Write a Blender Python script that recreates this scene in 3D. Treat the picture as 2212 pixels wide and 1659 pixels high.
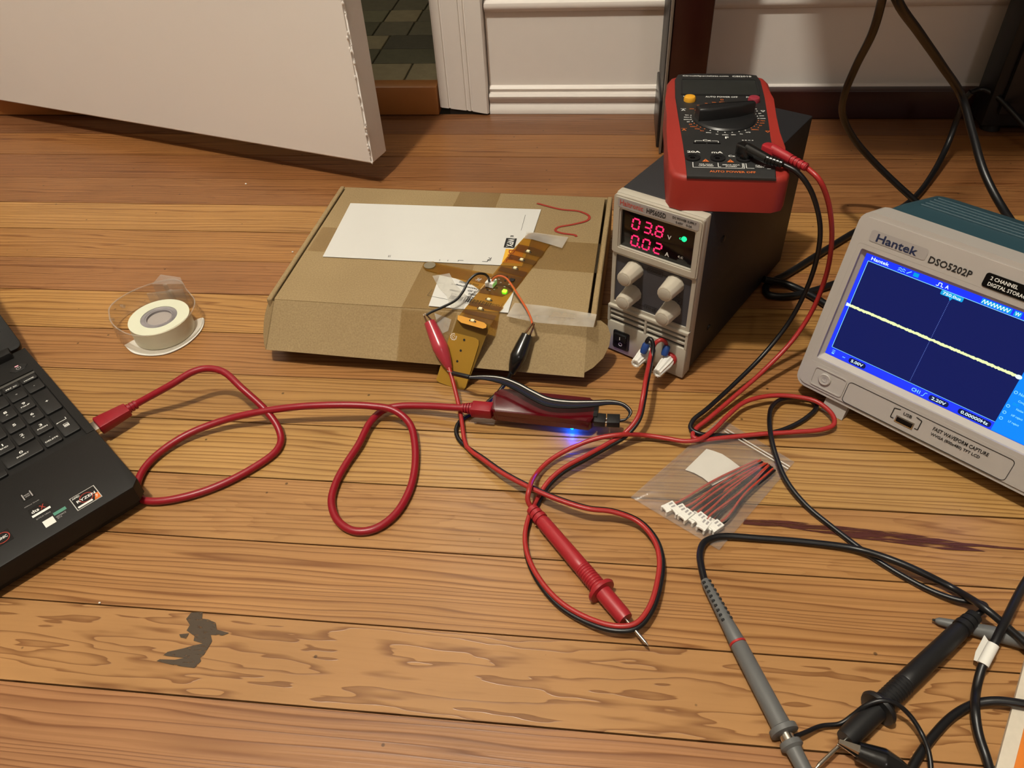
import bpy, bmesh, math, random
from mathutils import Vector, Matrix
random.seed(7)
for o in list(bpy.data.objects): bpy.data.objects.remove(o)
SC = bpy.context.scene
COL = SC.collection
V = Vector
# ------------------------------------------------------------------ camera
FPX, PITCH, ROLL, YAW, CAMH = 1660.44, 0.744373, -0.063115, -0.149490, 0.457912
CX, CY = 1106.0, 829.5
_cy, _sy, _cp, _sp = math.cos(YAW), math.sin(YAW), math.cos(PITCH), math.sin(PITCH)
FWD = V((_sy*_cp, _cy*_cp, -_sp)); _r = V((_cy, -_sy, 0)); _u = _r.cross(FWD)
RIGHT = math.cos(ROLL)*_r + math.sin(ROLL)*_u
UP = -math.sin(ROLL)*_r + math.cos(ROLL)*_u
cam_d = bpy.data.cameras.new('camera'); cam = bpy.data.objects.new('camera', cam_d); COL.objects.link(cam)
cam_d.sensor_fit = 'HORIZONTAL'; cam_d.sensor_width = 36.0; cam_d.lens = FPX/2212*36.0
cam_d.clip_start = 0.01; cam_d.clip_end = 50
_m = Matrix((RIGHT, UP, -FWD)).transposed().to_4x4(); _m.translation = V((0, 0, CAMH)); cam.matrix_world = _m
SC.camera = cam
CAM = V((0, 0, CAMH))
# ------------------------------------------------------------------ world, lights, exposure
w = bpy.data.worlds.new('world'); SC.world = w; w.use_nodes = True
w.node_tree.nodes['Background'].inputs[0].default_value = (0.9, 0.75, 0.55, 1)
w.node_tree.nodes['Background'].inputs[1].default_value = 0.05
def add_light(name, kind, loc, energy, color, target=None, **kw):
    d = bpy.data.lights.new(name, kind); d.energy = energy; d.color = color
    for k, v in kw.items(): setattr(d, k, v)
    o = bpy.data.objects.new(name, d); COL.objects.link(o); o.location = loc
    if target is not None:
        o.rotation_euler = (V(target)-V(loc)).to_track_quat('-Z', 'Y').to_euler()
    return o
add_light('ceiling_lamp', 'POINT', (-0.45, 0.00, 2.25), 126, (1.0, 0.945, 0.825), shadow_soft_size=0.05)
add_light('corner_lamp', 'POINT', (0.60, -1.6, 1.55), 11.0, (1.0, 0.93, 0.90), shadow_soft_size=0.10)
add_light('bathroom_fill', 'POINT', (-0.55, 1.95, 2.2), 14.0, (1.0, 0.95, 0.80), shadow_soft_size=0.08)  # unseen fill light, added to brighten the bathroom tiles
SC.view_settings.view_transform = 'Standard'; SC.view_settings.look = 'None'
SC.view_settings.gamma = 1.0; SC.view_settings.use_curve_mapping = False
SC.view_settings.exposure = 0.25

# ------------------------------------------------------------------ geometry helpers
def ray(u, v): return RIGHT*((u-CX)/FPX) - UP*((v-CY)/FPX) + FWD
def P(u, v, z=0.0):
    "world point at height z that was measured at photo pixel u,v"
    d = ray(u, v); return CAM + d*((z-CAMH)/d.z)
def PP(u, v, O, n, off=0.0):
    "world point on the plane through O with normal n, lifted by off along n"
    d = ray(u, v); O2 = V(O)+V(n)*off; return CAM + d*(((O2-CAM).dot(n))/d.dot(n))
def srgb(r, g, b):
    f = lambda c: (c/255/12.92) if c <= 10.3 else ((c/255+0.055)/1.055)**2.4
    return (f(r), f(g), f(b), 1)

def mesh_obj(name, me, mat, parent=None, world=False, smooth=None):
    if smooth is not None:
        me.shade_smooth()
        try: me.set_sharp_from_angle(angle=math.radians(smooth))
        except Exception: pass
    if mat is not None: me.materials.append(mat)
    o = bpy.data.objects.new(name, me); COL.objects.link(o)
    if parent is not None:
        o.parent = parent
        if world and parent.parent is None: o.matrix_parent_inverse = parent.matrix_basis.inverted()
    return o
def bm_obj(name, bm, mat, parent=None, world=False, smooth=35):
    bmesh.ops.recalc_face_normals(bm, faces=bm.faces[:])
    me = bpy.data.meshes.new(name); bm.to_mesh(me); bm.free()
    return mesh_obj(name, me, mat, parent, world, smooth)
def thing(name, label, cat, loc=(0, 0, 0), rotz=0.0, group=None, matrix=None):
    o = bpy.data.objects.new(name, None); COL.objects.link(o); o.empty_display_size = 0.02
    if matrix is not None: o.matrix_basis = matrix
    else: o.location = loc; o.rotation_euler = (0, 0, rotz)
    o['label'] = label; o['category'] = cat
    if group: o['group'] = group
    bpy.context.view_layer.update() if matrix is None else None
    return o
def tag(o, label, cat, group=None):
    o['label'] = label; o['category'] = cat
    if group: o['group'] = group
    return o
def struct(o): o['kind'] = 'structure'; return o

def bx(bm, x0, x1, y0, y1, z0, z1, bev=0.0, seg=2):
    vs = [bm.verts.new((x, y, z)) for z in (z0, z1) for y in (y0, y1) for x in (x0, x1)]
    fs = [(0, 2, 3, 1), (4, 5, 7, 6), (0, 1, 5, 4), (2, 6, 7, 3), (0, 4, 6, 2), (1, 3, 7, 5)]
    faces = [bm.faces.new([vs[i] for i in f]) for f in fs]
    if bev > 0:
        es = list({e for f in faces for e in f.edges})
        bmesh.ops.bevel(bm, geom=es, offset=bev, segments=seg, affect='EDGES', profile=0.5)
    return bm
def box_bm(*a, **k): return bx(bmesh.new(), *a, **k)
def prism(bm, pts, z0, z1, bev=0.0, seg=2, axes=None):
    "extrude a 2-D outline; axes=(O,X,Y,N) maps it into 3-D"
    if axes is None: f = lambda x, y, z: V((x, y, z))
    else:
        O, X, Y, N = [V(a) for a in axes]; f = lambda x, y, z: O+X*x+Y*y+N*z
    a = [bm.verts.new(f(x, y, z0)) for x, y in pts]; b = [bm.verts.new(f(x, y, z1)) for x, y in pts]
    n = len(pts); fb = bm.faces.new(a[::-1]); ft = bm.faces.new(b)
    for i in range(n): bm.faces.new((a[i], a[(i+1) % n], b[(i+1) % n], b[i]))
    if bev > 0:
        bmesh.ops.bevel(bm, geom=list(ft.edges), offset=bev, segments=seg, affect='EDGES', profile=0.5)
    return bm
def ring_prism(bm, outer, inner, z0, z1, axes=None):
    "frame: outer and inner outline with the same point count"
    if axes is None: f = lambda x, y, z: V((x, y, z))
    else:
        O, X, Y, N = [V(a) for a in axes]; f = lambda x, y, z: O+X*x+Y*y+N*z
    L = [[bm.verts.new(f(x, y, z)) for x, y in pts] for pts, z in ((outer, z0), (outer, z1), (inner, z1), (inner, z0))]
    n = len(outer)
    for k in range(4):
        A, B = L[k], L[(k+1) % 4]
        for i in range(n): bm.faces.new((A[i], A[(i+1) % n], B[(i+1) % n], B[i]))
    return bm
def rrect(x0, y0, x1, y1, r, n=5):
    pts = []
    for cx_, cy_, a0 in ((x1-r, y0+r, -90), (x1-r, y1-r, 0), (x0+r, y1-r, 90), (x0+r, y0+r, 180)):
        for i in range(n+1):
            a = math.radians(a0+90*i/n); pts.append((cx_+r*math.cos(a), cy_+r*math.sin(a)))
    return pts
def circ(cx_, cy_, r, n=24, ry=None, a0=0): return [(cx_+r*math.cos(a0+2*math.pi*i/n), cy_+(ry or r)*math.sin(a0+2*math.pi*i/n)) for i in range(n)]
def catmull(pts, n=8):
    pts = [V(p) for p in pts]; out = []
    for i in range(len(pts)-1):
        p0 = pts[i-1] if i else pts[0]*2-pts[1]; p1, p2 = pts[i], pts[i+1]
        p3 = pts[i+2] if i+2 < len(pts) else p2*2-p1
        d1 = max((p1-p0).length, 1e-6)**.5; d2 = max((p2-p1).length, 1e-6)**.5; d3 = max((p3-p2).length, 1e-6)**.5
        m1 = (p1-p0)/d1-(p2-p0)/(d1+d2)+(p2-p1)/d2; m2 = (p2-p1)/d2-(p3-p1)/(d2+d3)+(p3-p2)/d3
        m1 *= d2; m2 *= d2
        for k in range(n):
            t = k/n; t2 = t*t; t3 = t2*t
            out.append(p1*(2*t3-3*t2+1)+m1*(t3-2*t2+t)+p2*(-2*t3+3*t2)+m2*(t3-t2))
    out.append(pts[-1]); return out
def tube(bm, pts, r, seg=10, sub=8, smooth=True):
    q = catmull(pts, sub) if smooth else [V(p) for p in pts]
    n = len(q)
    R_ = r if callable(r) else (lambda t: r)
    T = [(q[min(i+1, n-1)]-q[max(i-1, 0)]).normalized() for i in range(n)]
    a = V((0, 0, 1)) if abs(T[0].z) < .9 else V((1, 0, 0))
    N = (a-T[0]*a.dot(T[0])).normalized(); rings = []
    for i in range(n):
        N = (N-T[i]*N.dot(T[i])); N = N.normalized() if N.length > 1e-6 else T[i].orthogonal().normalized()
        B = T[i].cross(N); rr = R_(i/(n-1))
        rings.append([bm.verts.new(q[i]+(N*math.cos(2*math.pi*k/seg)+B*math.sin(2*math.pi*k/seg))*rr) for k in range(seg)])
    for A, B in zip(rings, rings[1:]):
        for k in range(seg): bm.faces.new((A[k], A[(k+1) % seg], B[(k+1) % seg], B[k]))
    bm.faces.new(rings[0][::-1]); bm.faces.new(rings[-1])
    return bm
def tube_bm(*a, **k): return tube(bmesh.new(), *a, **k)
def lathe(bm, p0, p1, prof, seg=24, squash=1.0, updir=V((0, 0, 1)), flutes=0, fd=0.0):
    "profile [(t,r)] in metres, t measured from p0 towards p1"
    p0, p1 = V(p0), V(p1); T = (p1-p0).normalized()
    a = updir if abs(T.dot(updir)) < .95 else V((1, 0, 0))
    N = (a-T*a.dot(T)).normalized(); B = T.cross(N); rings = []
    for t, r in prof:
        ring = []
        for k in range(seg):
            an = 2*math.pi*k/seg; rr = max(r, 1e-5)
            if flutes: rr *= 1-fd*(0.5+0.5*math.cos(an*flutes))
            ring.append(bm.verts.new(p0+T*t+N*math.cos(an)*rr*squash+B*math.sin(an)*rr))
        rings.append(ring)
    for A, C in zip(rings, rings[1:]):
        for k in range(seg): bm.faces.new((A[k], A[(k+1) % seg], C[(k+1) % seg], C[k]))
    bm.faces.new(rings[0][::-1]); bm.faces.new(rings[-1]); return bm
def lathe_bm(*a, **k): return lathe(bmesh.new(), *a, **k)
def poly_flat(name, pts3, mat, parent, world=False):
    me = bpy.data.meshes.new(name); me.from_pydata([tuple(p) for p in pts3], [], [list(range(len(pts3)))])
    return mesh_obj(name, me, mat, parent, world)
def film(bm, pts3):
    "a single film face (tape, foil)"
    bm.faces.new([bm.verts.new(V(p)) for p in pts3]); return bm
def sheet(bm, pts3, n, th):
    "thin slab over a planar outline given in 3-D"
    if th < .00019: return film(bm, pts3)
    n = V(n).normalized(); a = [bm.verts.new(V(p)) for p in pts3]; b = [bm.verts.new(V(p)+n*th) for p in pts3]
    bm.faces.new(a[::-1]); bm.faces.new(b); k = len(a)
    for i in range(k): bm.faces.new((a[i], a[(i+1) % k], b[(i+1) % k], b[i]))
    return bm
_tc = {}
def text_geo(s, res=2):
    if s not in _tc:
        c = bpy.data.curves.new('t', 'FONT'); c.body = s; c.size = 1; c.resolution_u = res; c.fill_mode = 'FRONT'; c.offset = 0.018
        o = bpy.data.objects.new('t', c); me = bpy.data.meshes.new_from_object(o)
        vs = [v.co.copy() for v in me.vertices]; fs = [list(p.vertices) for p in me.polygons]
        bpy.data.objects.remove(o); bpy.data.curves.remove(c); bpy.data.meshes.remove(me)
        x0 = min(v.x for v in vs); x1 = max(v.x for v in vs); y0 = min(v.y for v in vs); y1 = max(v.y for v in vs)
        _tc[s] = ([((v.x-x0)/max(x1-x0, 1e-6), (v.y-y0)/max(y1-y0, 1e-6)) for v in vs], fs, (x1-x0)/max(y1-y0, 1e-6))
    return _tc[s]
def frame(O, X, Y): O, X, Y = V(O), V(X).normalized(), V(Y).normalized(); return (O, X, Y, X.cross(Y))
XY = frame((0, 0, 0), (1, 0, 0), (0, 1, 0))
def text(fr, s, x0, y0, x1, y1, mat, parent, off=0.0002, name='lettering', rot=0, world=False, bold=0.0):
    "letters filling the rectangle x0..y1 of a plane frame; rot in quarter turns"
    vs, fs, asp = text_geo(s); O, X, Y, N = fr; out = []
    for a, b in vs:
        for _ in range(rot % 4): a, b = 1-b, a
        out.append(O+X*(x0+(x1-x0)*a)+Y*(y0+(y1-y0)*b)+N*off)
    me = bpy.data.meshes.new(name); me.from_pydata([tuple(p) for p in out], [], fs)
    return mesh_obj(name, me, mat, parent, world)
def text_c(fr, s, cx_, cy_, h, mat, parent, off=0.0002, wscale=1.0, **k):
    asp = text_geo(s)[2]; w_ = h*asp*wscale
    return text(fr, s, cx_-w_/2, cy_-h/2, cx_+w_/2, cy_+h/2, mat, parent, off, **k)
def flat(fr, pts, mat, parent, off=0.0001, name='print', world=False):
    O, X, Y, N = fr; return poly_flat(name, [O+X*x+Y*y+N*off for x, y in pts], mat, parent, world)
def flats(fr, polys, mat, parent, off=0.0001, name='print', world=False):
    O, X, Y, N = fr; vs = []; fs = []
    for pts in polys:
        fs.append(list(range(len(vs), len(vs)+len(pts)))); vs += [tuple(O+X*x+Y*y+N*off) for x, y in pts]
    me = bpy.data.meshes.new(name); me.from_pydata(vs, [], fs); return mesh_obj(name, me, mat, parent, world)
def rect(x0, y0, x1, y1): return [(x0, y0), (x1, y0), (x1, y1), (x0, y1)]
def seg_rect(xa, ya, xb, yb, wd):
    d = V((xb-xa, yb-ya)); d.normalize(); n = V((-d.y, d.x))*wd/2
    return [(xa+n.x, ya+n.y), (xa-n.x, ya-n.y), (xb-n.x, yb-n.y), (xb+n.x, yb+n.y)]

# ------------------------------------------------------------------ materials
def nt(name):
    m = bpy.data.materials.new(name); m.use_nodes = True; t = m.node_tree
    b = t.nodes['Principled BSDF']; return m, t, b
def link(t, a, b): t.links.new(a, b)
def nd(t, kind, **inp):
    n = t.nodes.new(kind)
    for k, v in inp.items():
        if k.startswith('_'): setattr(n, k[1:], v)
        else: n.inputs[k.replace('__', ' ')].default_value = v
    return n
def mat(name, col, rough=0.5, metal=0.0, var=0.06, nscale=60.0, bump=0.0, bscale=400.0, coat=0.0, spec=0.5, emit=None, estr=1.0, trans=0.0, alpha=1.0, sss=0.0):
    m, t, b = nt(name)
    tc = nd(t, 'ShaderNodeTexCoord'); n = nd(t, 'ShaderNodeTexNoise', Scale=nscale, Detail=3.0)
    link(t, tc.outputs['Object'], n.inputs['Vector'])
    mx = nd(t, 'ShaderNodeMix', _data_type='RGBA'); mx.inputs[6].default_value = tuple(c*(1-var) for c in col[:3])+(1,)
    mx.inputs[7].default_value = tuple(min(1, c*(1+var)) for c in col[:3])+(1,)
    link(t, n.outputs['Fac'], mx.inputs[0]); link(t, mx.outputs[2], b.inputs['Base Color'])
    b.inputs['Roughness'].default_value = rough; b.inputs['Metallic'].default_value = metal
    b.inputs['Coat Weight'].default_value = coat; b.inputs['Coat Roughness'].default_value = 0.15
    b.inputs['Specular IOR Level'].default_value = spec
    b.inputs['Transmission Weight'].default_value = trans; b.inputs['Alpha'].default_value = alpha
    if emit is not None:
        b.inputs['Emission Color'].default_value = emit; b.inputs['Emission Strength'].default_value = estr
    if bump:
        n2 = nd(t, 'ShaderNodeTexNoise', Scale=bscale, Detail=2.0); link(t, tc.outputs['Object'], n2.inputs['Vector'])
        bp = nd(t, 'ShaderNodeBump', Strength=bump, Distance=0.001); link(t, n2.outputs['Fac'], bp.inputs['Height'])
        link(t, bp.outputs[0], b.inputs['Normal'])
    return m
def glowmat(name, col, s=1.0): return mat(name, (0.01, 0.01, 0.01, 1), 0.35, emit=col, estr=s, var=0, spec=0.05)
def clearmat(name, tint, haze, hazecol, gloss_rough=0.08, ior=1.45, edge=0.0):
    "thin clear film or moulding: tinted see-through + milky haze + fresnel gloss"
    m = bpy.data.materials.new(name); m.use_nodes = True; t = m.node_tree; t.nodes.clear()
    out = nd(t, 'ShaderNodeOutputMaterial'); tr = nd(t, 'ShaderNodeBsdfTransparent'); tr.inputs[0].default_value = tint
    df = nd(t, 'ShaderNodeBsdfDiffuse'); df.inputs[0].default_value = hazecol
    gl = nd(t, 'ShaderNodeBsdfGlossy', Roughness=gloss_rough); gl.inputs[0].default_value = (1, 1, 1, 1)
    m1 = nd(t, 'ShaderNodeMixShader'); m2 = nd(t, 'ShaderNodeMixShader'); fr_ = nd(t, 'ShaderNodeFresnel', IOR=ior); ge = nd(t, 'ShaderNodeNewGeometry'); io = nd(t, 'ShaderNodeMapRange'); io.inputs[3].default_value = ior; io.inputs[4].default_value = 1/ior; link(t, ge.outputs['Backfacing'], io.inputs[0]); link(t, io.outputs[0], fr_.inputs['IOR'])
    tc = nd(t, 'ShaderNodeTexCoord'); ns = nd(t, 'ShaderNodeTexNoise', Scale=45.0, Detail=2.0); link(t, tc.outputs['Object'], ns.inputs[0])
    mp = nd(t, 'ShaderNodeMapRange'); mp.inputs[1].default_value = 0.3; mp.inputs[2].default_value = 0.75
    mp.inputs[3].default_value = haze*0.6; mp.inputs[4].default_value = haze*1.3
    link(t, ns.outputs['Fac'], mp.inputs[0]); link(t, mp.outputs[0], m1.inputs[0])
    link(t, tr.outputs[0], m1.inputs[1]); link(t, df.outputs[0], m1.inputs[2])
    link(t, fr_.outputs[0], m2.inputs[0]); link(t, m1.outputs[0], m2.inputs[1]); link(t, gl.outputs[0], m2.inputs[2])
    link(t, m2.outputs[0], out.inputs[0]); return m
def wood_mat():
    "old fir strip flooring: tint from the object colour, its alpha blends edge grain (0) into flat cathedral grain (1)"
    m, t, b = nt('fir_floor'); tc = nd(t, 'ShaderNodeTexCoord'); oi = nd(t, 'ShaderNodeObjectInfo')
    off = nd(t, 'ShaderNodeVectorMath', _operation='SCALE'); off.inputs[0].default_value = (7.3, 3.1, 5.7); link(t, oi.outputs['Random'], off.inputs['Scale'])
    ad = nd(t, 'ShaderNodeVectorMath', _operation='ADD'); link(t, tc.outputs['Object'], ad.inputs[0]); link(t, off.outputs[0], ad.inputs[1])
    # slow sideways wander of the grain
    wn = nd(t, 'ShaderNodeTexNoise', Scale=1.0, Detail=2.0); mw = nd(t, 'ShaderNodeMapping'); mw.inputs['Scale'].default_value = (3.5, 8, 1)
    link(t, ad.outputs[0], mw.inputs[0]); link(t, mw.outputs[0], wn.inputs[0])
    sh = nd(t, 'ShaderNodeMath', _operation='MULTIPLY_ADD'); sh.inputs[1].default_value = 0.016; sh.inputs[2].default_value = -0.008
    link(t, wn.outputs['Fac'], sh.inputs[0])
    cb = nd(t, 'ShaderNodeCombineXYZ'); link(t, sh.outputs[0], cb.inputs[1])
    a2 = nd(t, 'ShaderNodeVectorMath', _operation='ADD'); link(t, ad.outputs[0], a2.inputs[0]); link(t, cb.outputs[0], a2.inputs[1])
    # edge grain: long streaks, two widths
    def streak(sx, sy, det=3.0):
        mp = nd(t, 'ShaderNodeMapping'); mp.inputs['Scale'].default_value = (sx, sy, 0.2)
        n = nd(t, 'ShaderNodeTexNoise', Scale=1.0, Detail=det, Roughness=0.55); link(t, a2.outputs[0], mp.inputs[0]); link(t, mp.outputs[0], n.inputs[0]); return n
    s1 = streak(0.8, 330.0, 2.0); s2 = streak(2.2, 700.0)
    r1 = nd(t, 'ShaderNodeMapRange'); r1.inputs[1].default_value = 0.46; r1.inputs[2].default_value = 0.62; link(t, s1.outputs['Fac'], r1.inputs[0])
    r2 = nd(t, 'ShaderNodeMapRange'); r2.inputs[1].default_value = 0.45; r2.inputs[2].default_value = 0.75; r2.inputs[4].default_value = 0.45; link(t, s2.outputs['Fac'], r2.inputs[0])
    sx = nd(t, 'ShaderNodeSeparateXYZ'); link(t, a2.outputs[0], sx.inputs[0])
    mz = nd(t, 'ShaderNodeMapping'); mz.inputs['Scale'].default_value = (1.1, 34.0, 1); nz = nd(t, 'ShaderNodeTexNoise', Scale=1.0, Detail=3.0); link(t, ad.outputs[0], mz.inputs[0]); link(t, mz.outputs[0], nz.inputs[0])
    wv = nd(t, 'ShaderNodeMath', _operation='MULTIPLY'); wv.inputs[1].default_value = 9.0; link(t, nz.outputs['Fac'], wv.inputs[0])
    ph = nd(t, 'ShaderNodeMath', _operation='MULTIPLY_ADD'); ph.inputs[1].default_value = 215.0; link(t, sx.outputs['Y'], ph.inputs[0]); link(t, wv.outputs[0], ph.inputs[2])
    fe = nd(t, 'ShaderNodeMath', _operation='FRACT'); link(t, ph.outputs[0], fe.inputs[0])
    re2 = nd(t, 'ShaderNodeValToRGB'); e2 = re2.color_ramp.elements; e2[0].position = 0.0; e2[0].color = (0.1, 0.1, 0.1, 1); e2[1].position = 1.0; e2[1].color = (0.1, 0.1, 0.1, 1)
    for pos, c in ((0.4, 0.08), (0.72, 0.5), (0.86, 0.95), (0.93, 0.7)):
        el = e2.new(pos); el.color = (c, c, c, 1)
    link(t, fe.outputs[0], re2.inputs[0])
    am = nd(t, 'ShaderNodeMath', _operation='MULTIPLY'); am.inputs[1].default_value = 0.35; link(t, r1.outputs[0], am.inputs[0])
    r1b = nd(t, 'ShaderNodeMath', _operation='MAXIMUM'); link(t, re2.outputs[0], r1b.inputs[0]); link(t, am.outputs[0], r1b.inputs[1]); r1 = r1b
    eg = nd(t, 'ShaderNodeMath', _operation='MAXIMUM'); link(t, r1.outputs[0], eg.inputs[0]); link(t, r2.outputs[0], eg.inputs[1])
    # flat grain: contour rings of a stretched smooth noise
    mf = nd(t, 'ShaderNodeMapping'); mf.inputs['Scale'].default_value = (3.6, 26.0, 1.0)
    nf = nd(t, 'ShaderNodeTexNoise', Scale=1.0, Detail=4.0, Roughness=0.5); link(t, ad.outputs[0], mf.inputs[0]); link(t, mf.outputs[0], nf.inputs[0])
    k = nd(t, 'ShaderNodeMath', _operation='MULTIPLY'); k.inputs[1].default_value = 13.0; link(t, nf.outputs['Fac'], k.inputs[0])
    fr_ = nd(t, 'ShaderNodeMath', _operation='FRACT'); link(t, k.outputs[0], fr_.inputs[0])
    rf = nd(t, 'ShaderNodeValToRGB'); e = rf.color_ramp.elements
    e[0].position = 0.0; e[0].color = (0.05, 0.05, 0.05, 1); e[1].position = 1.0; e[1].color = (0.02, 0.02, 0.02, 1)
    for pos, c in ((0.55, 0.12), (0.82, 0.75), (0.9, 0.9), (0.93, 0.1)):
        el = rf.color_ramp.elements.new(pos); el.color = (c, c, c, 1)
    link(t, fr_.outputs[0], rf.inputs[0])
    mg = nd(t, 'ShaderNodeMix', _data_type='FLOAT'); link(t, oi.outputs['Alpha'], mg.inputs[0]); link(t, eg.outputs[0], mg.inputs[2]); link(t, rf.outputs[0], mg.inputs[3])
    # colour
    hs = nd(t, 'ShaderNodeMix', _data_type='RGBA', _blend_type='MULTIPLY'); hs.inputs[0].default_value = 1.0
    hs.inputs[7].default_value = (0.43, 0.32, 0.25, 1); link(t, oi.outputs['Color'], hs.inputs[6])
    mc = nd(t, 'ShaderNodeMix', _data_type='RGBA'); link(t, mg.outputs[0], mc.inputs[0]); link(t, oi.outputs['Color'], mc.inputs[6]); link(t, hs.outputs[2], mc.inputs[7])
    # broad blotches and small dents / nail specks
    bl = nd(t, 'ShaderNodeTexNoise', Scale=9.0, Detail=3.0); link(t, ad.outputs[0], bl.inputs[0])
    blr = nd(t, 'ShaderNodeMapRange'); blr.inputs[3].default_value = 0.78; blr.inputs[4].default_value = 1.2; link(t, bl.outputs['Fac'], blr.inputs[0])
    mb = nd(t, 'ShaderNodeVectorMath', _operation='SCALE'); link(t, mc.outputs[2], mb.inputs[0]); link(t, blr.outputs[0], mb.inputs['Scale'])
    vo = nd(t, 'ShaderNodeTexVoronoi', Scale=42.0); link(t, ad.outputs[0], vo.inputs['Vector'])
    vr = nd(t, 'ShaderNodeMapRange'); vr.inputs[1].default_value = 0.035; vr.inputs[2].default_value = 0.06; vr.inputs[3].default_value = 0.35; vr.inputs[4].default_value = 1.0
    link(t, vo.outputs['Distance'], vr.inputs[0])
    md = nd(t, 'ShaderNodeVectorMath', _operation='SCALE'); link(t, mb.outputs[0], md.inputs[0]); link(t, vr.outputs[0], md.inputs['Scale'])
    link(t, md.outputs[0], b.inputs['Base Color'])
    b.inputs['Roughness'].default_value = 0.34; b.inputs['Specular IOR Level'].default_value = 0.45
    bp = nd(t, 'ShaderNodeBump', Strength=0.25, Distance=0.0006); link(t, mg.outputs[0], bp.inputs['Height']); link(t, bp.outputs[0], b.inputs['Normal'])
    return m

M = {}
M['floor'] = wood_mat()
M['subfloor'] = mat('dark_joint', srgb(22, 12, 7), 0.9)
M['paint'] = mat('white_gloss_paint', srgb(226, 218, 210), 0.32, var=0.02, bump=0.25, bscale=55, coat=0.1)
M['doorpaint'] = mat('door_paint', srgb(236, 230, 224), 0.45, var=0.03, nscale=6, bump=0.2, bscale=120)
M['wall'] = mat('wall_paint', srgb(120, 110, 98), 0.7, var=0.02)
M['ceil'] = mat('ceiling_paint', srgb(160, 154, 144), 0.8, var=0.01)
M['sill'] = mat('sill_wood', srgb(166, 108, 54), 0.4, var=0.15, nscale=20)
M['desk'] = mat('dark_desk_wood', srgb(48, 18, 14), 0.3, var=0.25, nscale=25, coat=0.1)
M['black'] = mat('black_plastic', srgb(22, 22, 23), 0.45)
M['blacksatin'] = mat('black_satin', srgb(26, 26, 27), 0.3)
M['cable'] = mat('black_cable', srgb(16, 16, 18), 0.38)
M['red'] = mat('red_cable', srgb(140, 16, 32), 0.38)
M['leadred'] = mat('red_lead', srgb(160, 40, 38), 0.4)
M['probered'] = mat('red_probe', srgb(158, 34, 42), 0.42)
M['metal'] = mat('bright_metal', srgb(205, 200, 190), 0.25, 1.0)
M['white'] = mat('white_plastic', srgb(232, 230, 222), 0.4, var=0.02)
M['paper'] = mat('white_paper', srgb(226, 224, 216), 0.7, var=0.02)
M['ink'] = mat('black_ink', srgb(18, 18, 18), 0.7)
M['wink'] = mat('white_ink', srgb(225, 225, 220), 0.6, var=0)
M['oink'] = mat('orange_ink', srgb(205, 105, 45), 0.6, var=0)
M['grey'] = mat('grey_probe', srgb(96, 97, 96), 0.5)
def cardboard():
    m, t, b = nt('cardboard'); tc = nd(t, 'ShaderNodeTexCoord'); n = nd(t, 'ShaderNodeTexNoise', Scale=700.0, Detail=3.0); link(t, tc.outputs['Object'], n.inputs[0])
    n2 = nd(t, 'ShaderNodeTexNoise', Scale=12.0, Detail=2.0); link(t, tc.outputs['Object'], n2.inputs[0])
    ml = nd(t, 'ShaderNodeMath', _operation='MULTIPLY_ADD'); ml.inputs[1].default_value = 0.45; link(t, n2.outputs['Fac'], ml.inputs[0]); link(t, n.outputs['Fac'], ml.inputs[2])
    r = nd(t, 'ShaderNodeValToRGB'); r.color_ramp.elements[0].position = 0.4; r.color_ramp.elements[0].color = srgb(134, 112, 78); r.color_ramp.elements[1].position = 1.0; r.color_ramp.elements[1].color = srgb(160, 138, 100)
    link(t, ml.outputs[0], r.inputs[0]); link(t, r.outputs[0], b.inputs['Base Color']); b.inputs['Roughness'].default_value = 0.75
    b.inputs['Specular IOR Level'].default_value = 0.3
    return m
M['card'] = cardboard()
M['packtape'] = clearmat('brown_packing_tape', srgb(242, 235, 220), 0.08, srgb(150, 128, 92), 0.22)
M['cleartape'] = clearmat('matte_clear_tape', srgb(248, 247, 244), 0.34, srgb(230, 226, 216), 0.3)
M['bag'] = clearmat('clear_bag_film', srgb(248, 247, 245), 0.10, srgb(220, 215, 210), 0.12)
M['clear'] = clearmat('clear_acrylic', srgb(246, 244, 240), 0.17, srgb(225, 215, 205), 0.05, 1.55)

# ------------------------------------------------------------------ the setting
X0, X1, Y0, YW = -1.9, 2.2, -2.4, 1.0539
floor = struct(bm_obj('floor', box_bm(X0, X1, Y0, YW+.02, -.045, -.0175), M['subfloor']))
rows = [1.0539, .9881, .9222, .857, .7923, .732, .672, .6115, .5496, .49, .4309, .3717, .3122, .2523, .1949]
while rows[-1] > Y0+.06: rows.append(rows[-1]-.0597)
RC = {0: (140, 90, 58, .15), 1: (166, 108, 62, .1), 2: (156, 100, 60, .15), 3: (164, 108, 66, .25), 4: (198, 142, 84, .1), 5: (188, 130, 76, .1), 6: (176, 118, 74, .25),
      7: (198, 142, 82, .1), 8: (180, 124, 76, .12), 9: (188, 136, 80, .1), 10: (198, 148, 90, .05), 11: (188, 134, 84, .25), 12: (190, 134, 84, .0), 13: (188, 134, 86, .95), 14: (180, 124, 84, .05)}
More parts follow.
